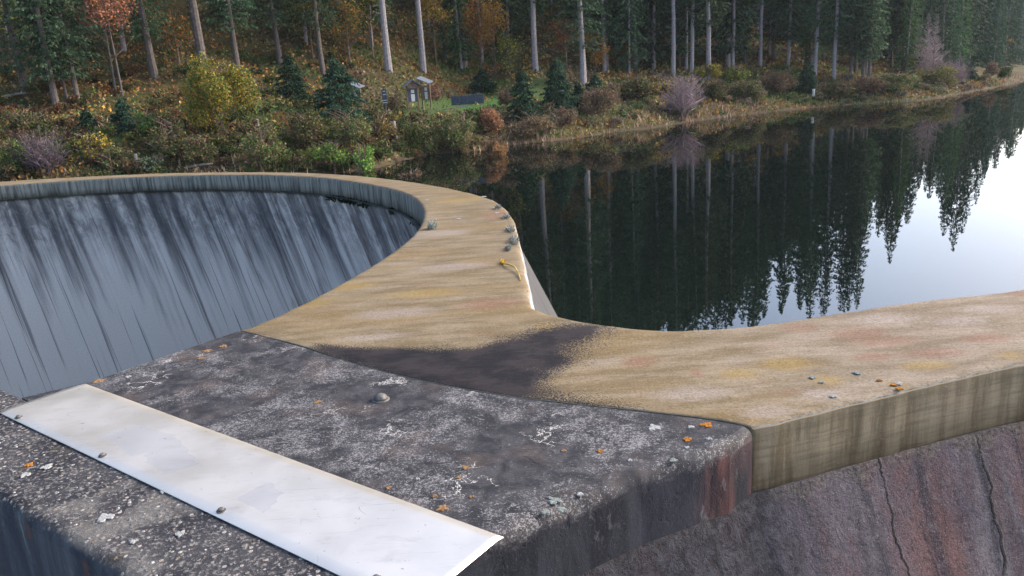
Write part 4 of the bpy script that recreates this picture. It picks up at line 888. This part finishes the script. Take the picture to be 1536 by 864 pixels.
cover('undergrowth', 230000, (-75, 75), (.1, 60), .23, PAL, 31, 'brown and green undergrowth and fallen leaves covering the forest bank', 'undergrowth', .35, .35, .7, notgr)
cover('bank_grass', 60000, (-60, 75), (.2, 12), .38, [(.14, .11, .055), (.10, .11, .04), (.07, .10, .03), (.19, .15, .08)], 33, 'tufts of rough grass on the lake bank', 'grass', .75, .2, .16, notgr)
cover('terrace_grass', 50000, (-9, 6), (5, 17), .20, [(.05, .12, .03), (.07, .16, .04), (.045, .10, .03)], 35, 'short green grass on the terrace around the shelters', 'grass', .7, .08, .3)
cover('reeds', 190000, (-40, 110), (-.5, 2.2), .6, [(.30, .22, .14), (.25, .18, .11), (.34, .26, .18), (.17, .12, .08)], 37, 'tan dry reeds and sedge lining the waterline', 'reeds', .8, .25, .13, lambda X, Y, s, g: ((fbm(X * .3, Y * .3, 44) > .46) & (X > -1)) | (X > 36) | (g.random(len(X)) < .12))
def brambles(name, spots, pal, seed, label):
    g = np.random.default_rng(seed); Ps, Cs, Ss = [], [], []; pal = np.array(pal)
    for x, y, r_, h_ in spots:
        n = int(170 + 190 * r_ * h_); P = lump_points(n, 1, g, .9, 7) * np.array([r_, r_, h_ * .62]) + np.array([x, y, gz(x, y) + h_ * .42]); a, b = pal[g.integers(len(pal), size=2)]
        w = g.random((n, 1)) < .7; Ps.append(P); Cs.append(np.where(w, a, b) * g.uniform(.45, 1.5, (n, 1))); Ss.append(g.uniform(.08, .20, n) * (1 + max(0, y - 60) / 90))
    P = np.vstack(Ps); V, Fq = leaf_quads(P, np.concatenate(Ss), None, .75); o = link(name, npmesh(name, V, Fq, M_LEAF, False, None, np.vstack(Cs))); tag(o, label, 'brambles', None, 'stuff')
def spots(n, px0, px1, s0, s1, r0, r1, seed):
    g = np.random.default_rng(seed); out = []
    while len(out) < n:
        a = math.atan((g.uniform(px0, px1) - 768) / F0); d = g.uniform(38, 135); x, y = math.sin(a) * d, math.cos(a) * d; s = float(sdist(np.array([x]), np.array([y]))[0])
        if s0 < s < s1 and not (-8 < x < 5 and s > 5): r_ = g.uniform(r0, r1); out.append((x, y, r_, r_ * g.uniform(.8, 1.3)))
    return out
brambles('bank_brambles', spots(190, -60, 760, -.1, 6.5, .45, 1.25, 61), [(.05, .075, .02), (.075, .10, .025), (.09, .06, .035), (.035, .055, .018), (.12, .085, .04), (.065, .05, .03)], 62, 'tangled green and brown brambles crowding the near bank down to the water')
brambles('slope_brambles', spots(110, -60, 560, 7, 22, .5, 1.3, 63), [(.05, .07, .02), (.10, .075, .03), (.13, .07, .03), (.04, .055, .02)], 64, 'mixed brambles and bracken on the slope under the left trees')
brambles('shore_heather', spots(150, 800, 1530, .6, 8, .5, 1.2, 65), [(.085, .06, .045), (.06, .065, .025), (.11, .08, .055), (.045, .06, .02), (.09, .07, .06)], 66, 'brown and green heather and brambles along the right shore')
# ------------------------------------------------------------------ shelters, signs, stumps
def shelter(px, py, wpx, hpx, label, seed, mono=False, board=True):
    p = hit(px, py); k = px_m(p); Wd = wpx / k; H = hpx / k; r = empty('notice_shelter', (p[0], p[1], p[2]), label, 'notice shelter'); r.rotation_euler = (0, 0, rad(18 if not mono else -12))
    def part(n, mb, mat, par=None, bevel=0): return link(n, mb.mesh(n, mat, False, bevel), par or r, False)
    for sx in (-1, 1):
        m = MB(); m.box((sx * Wd * .32, 0, H * .38), (.12, .12, H * .80 + .3)); part('post', m, M_WOOD, None, .01)
    if not mono:
        for sx in (-1, 1):
            m = MB(); m.box((sx * Wd * .27, 0, H * .86), (Wd * .66, 1.2, .05), Matrix.Rotation(sx * rad(34), 3, 'Y')); part('roof_slope', m, M_ROOF)
        m = MB(); n0 = 0; m.v += [(-Wd * .42, -.45, H * .72), (Wd * .42, -.45, H * .72), (0, -.45, H * .95), (-Wd * .42, -.40, H * .72), (Wd * .42, -.40, H * .72), (0, -.40, H * .95)]; m.f += [(0, 1, 2), (3, 5, 4), (0, 3, 4, 1), (1, 4, 5, 2), (2, 5, 3, 0)]; part('gable', m, M_BARK2)
    else:
        m = MB(); m.box((0, 0, H * .9), (Wd * 1.1, 1.1, .05), Matrix.Rotation(rad(24), 3, 'Y') @ Matrix.Rotation(rad(10), 3, 'X')); part('roof_slope', m, M_ROOF)
    if board:
        m = MB(); m.box((0, 0, H * .50), (Wd * .58, .06, H * .42)); b = part('notice_board', m, M_DARK if not mono else M_WOOD)
        for j, (a, w) in enumerate(((.62, .34), (.47, .40), (.36, .36))):
            m = MB(); m.box((Wd * .02, -.036, H * a), (Wd * w * .55, .008, H * (.10 if j != 1 else .13))); q = link('notice', m.mesh('notice', M_PAPER), b, False)
    return r
shelter(621, 168, 25, 46, 'small gabled notice shelter with grey roof and white notices on the terrace', 1)
shelter(641, 164, 19, 46, 'timber shelter with slanting grey roof, right behind the gabled notice shelter', 2, True)
shelter(535, 160, 24, 34, 'notice shelter with slanting grey roof half hidden by the dense dark spruce', 3, True)
p = hit(580, 176); k = px_m(p); H = 40 / k; sg = empty('sign_post', p, 'slim dark blue sign post with white bands left of the shelters', 'sign post')
m = MB(); m.tube([(0, 0, -.3), (0, 0, H)], [.05, .05], 8); link('post', m.mesh('post', M_DARK), sg, False)
m = MB(); m.box((0, -.03, H * .72), (.38, .05, H * .5)); b = link('sign_panel', m.mesh('sign_panel', M_DARK, False, .006), sg, False)
for a in (.90, .78, .58, .50):
    m = MB(); m.box((0, -.06, H * a), (.36 if a < .7 else .22, .01, .05)); link('white_band', m.mesh('white_band', M_PAPER), b, False)
p = hit(702, 159); k = px_m(p); bw, bh = 47 / k, 15 / k; bn = empty('panel_fence', p, 'low wide blue-grey mesh panel enclosure on the terrace before the dark squat spruce', 'panel'); bn.rotation_euler = (0, 0, rad(-3))
for j in range(4):
    m = MB(); m.box(((j - 1.5) * bw / 4, 0, bh * .55), (bw / 4 - .03, .05, bh * .82)); link('panel', m.mesh('panel', M_DARK, False, .008), bn, False)
for j in range(5):
    m = MB(); m.box(((j - 2) * bw / 4, .04, bh * .5), (.06, .06, bh * 1.05)); link('post', m.mesh('post', M_BOLT), bn, False)
m = MB(); m.box((0, .0, bh + .02), (bw + .1, .09, .05)); link('top_rail', m.mesh('top_rail', M_ROOF), bn, False)
def stump(px, py, w, h, label, cat, name, mat, lean=0):
    p = hit(px, py); k = px_m(p); m = MB(); r = w / 2 / k; H = h / k
    pts = [(0, 0, -.3), (0, 0, .02), (lean * .4, 0, H * .5), (lean, 0, H)]; m.tube(pts, [r * 1.3, r * 1.15, r, r * .92], 10); o = link(name, m.mesh(name, mat, False)); o.location = p; return tag(o, label, cat)
M_CUT = plain('cut_pale_wood', (.20, .18, .165), .9, .25, 12)
stump(386, 196, 8, 15, 'short pale tree stump right of the tall yellow-topped bush', 'stump', 'tree_stump', M_CUT)
stump(592, 212, 9, 27, 'grey weathered tree stump on the bank below the sign post', 'stump', 'tree_stump', M_CUT)
stump(207, 256, 6, 24, 'short upright pale broken stick above the crest', 'stick', 'broken_stick', M_CUT)
stump(1220, 144, 4, 9, 'short white marker post beneath the small bank spruce', 'marker post', 'marker_post', M_PAPER)
p = hit(1411, 112); wb = empty('white_sign', p, 'small white sign board on a post by the far mauve bush', 'sign'); k = px_m(p)
m = MB(); m.tube([(0, 0, -.2), (0, 0, 10 / k)], [.05, .05], 6); link('post', m.mesh('post', M_WOOD), wb, False)
m = MB(); m.box((0, -.06, 8 / k), (5 / k, .04, 9 / k)); link('sign_board', m.mesh('sign_board', M_PAPER), wb, False)
def log(px, py, L, r, a, label):
    p = hit(px, py); m = MB(); d = np.array([math.cos(a), math.sin(a) * .3, .05]); m.tube([p - d * L / 2 + (0, 0, .15), p + (0, 0, .22), p + d * L / 2 + (0, 0, .2)], [r, r * .9, r * .6], 8); o = link('fallen_log', m.mesh('fallen_log', M_CUT)); tag(o, label, 'log')
log(300, 255, 1.7, .08, .2, 'pale fallen log lying just above the far crest'); log(24, 148, 2.2, .10, .9, 'leaning broken branch at the far left under the dark boughs'); log(680, 166, 2.6, .06, 0, 'thin pale log edging the grass below the blue-grey panel')
# ------------------------------------------------------------------ haze of the valley air
HAZE = .00013
V = [(x, y, z) for x in (-280, 930) for y in (-20, 800) for z in (-17.6, 110)]
m = MB(); m.v = V; m.f = [(0, 1, 3, 2), (4, 6, 7, 5), (0, 4, 5, 1), (2, 3, 7, 6), (0, 2, 6, 4), (1, 5, 7, 3)]
hm = bpy.data.materials.new('haze'); hm.use_nodes = True; hn = hm.node_tree.nodes; hn.clear(); ho = hn.new('ShaderNodeOutputMaterial'); pv = hn.new('ShaderNodeVolumePrincipled')
pv.inputs['Color'].default_value = (.80, .88, 1, 1); pv.inputs['Density'].default_value = HAZE; pv.inputs['Anisotropy'].default_value = .2
hm.node_tree.links.new(pv.outputs[0], ho.inputs['Volume'])
hz = link('haze', m.mesh('haze', hm)); tag(hz, 'thin bluish valley haze veiling the far wood', 'haze', None, 'stuff')
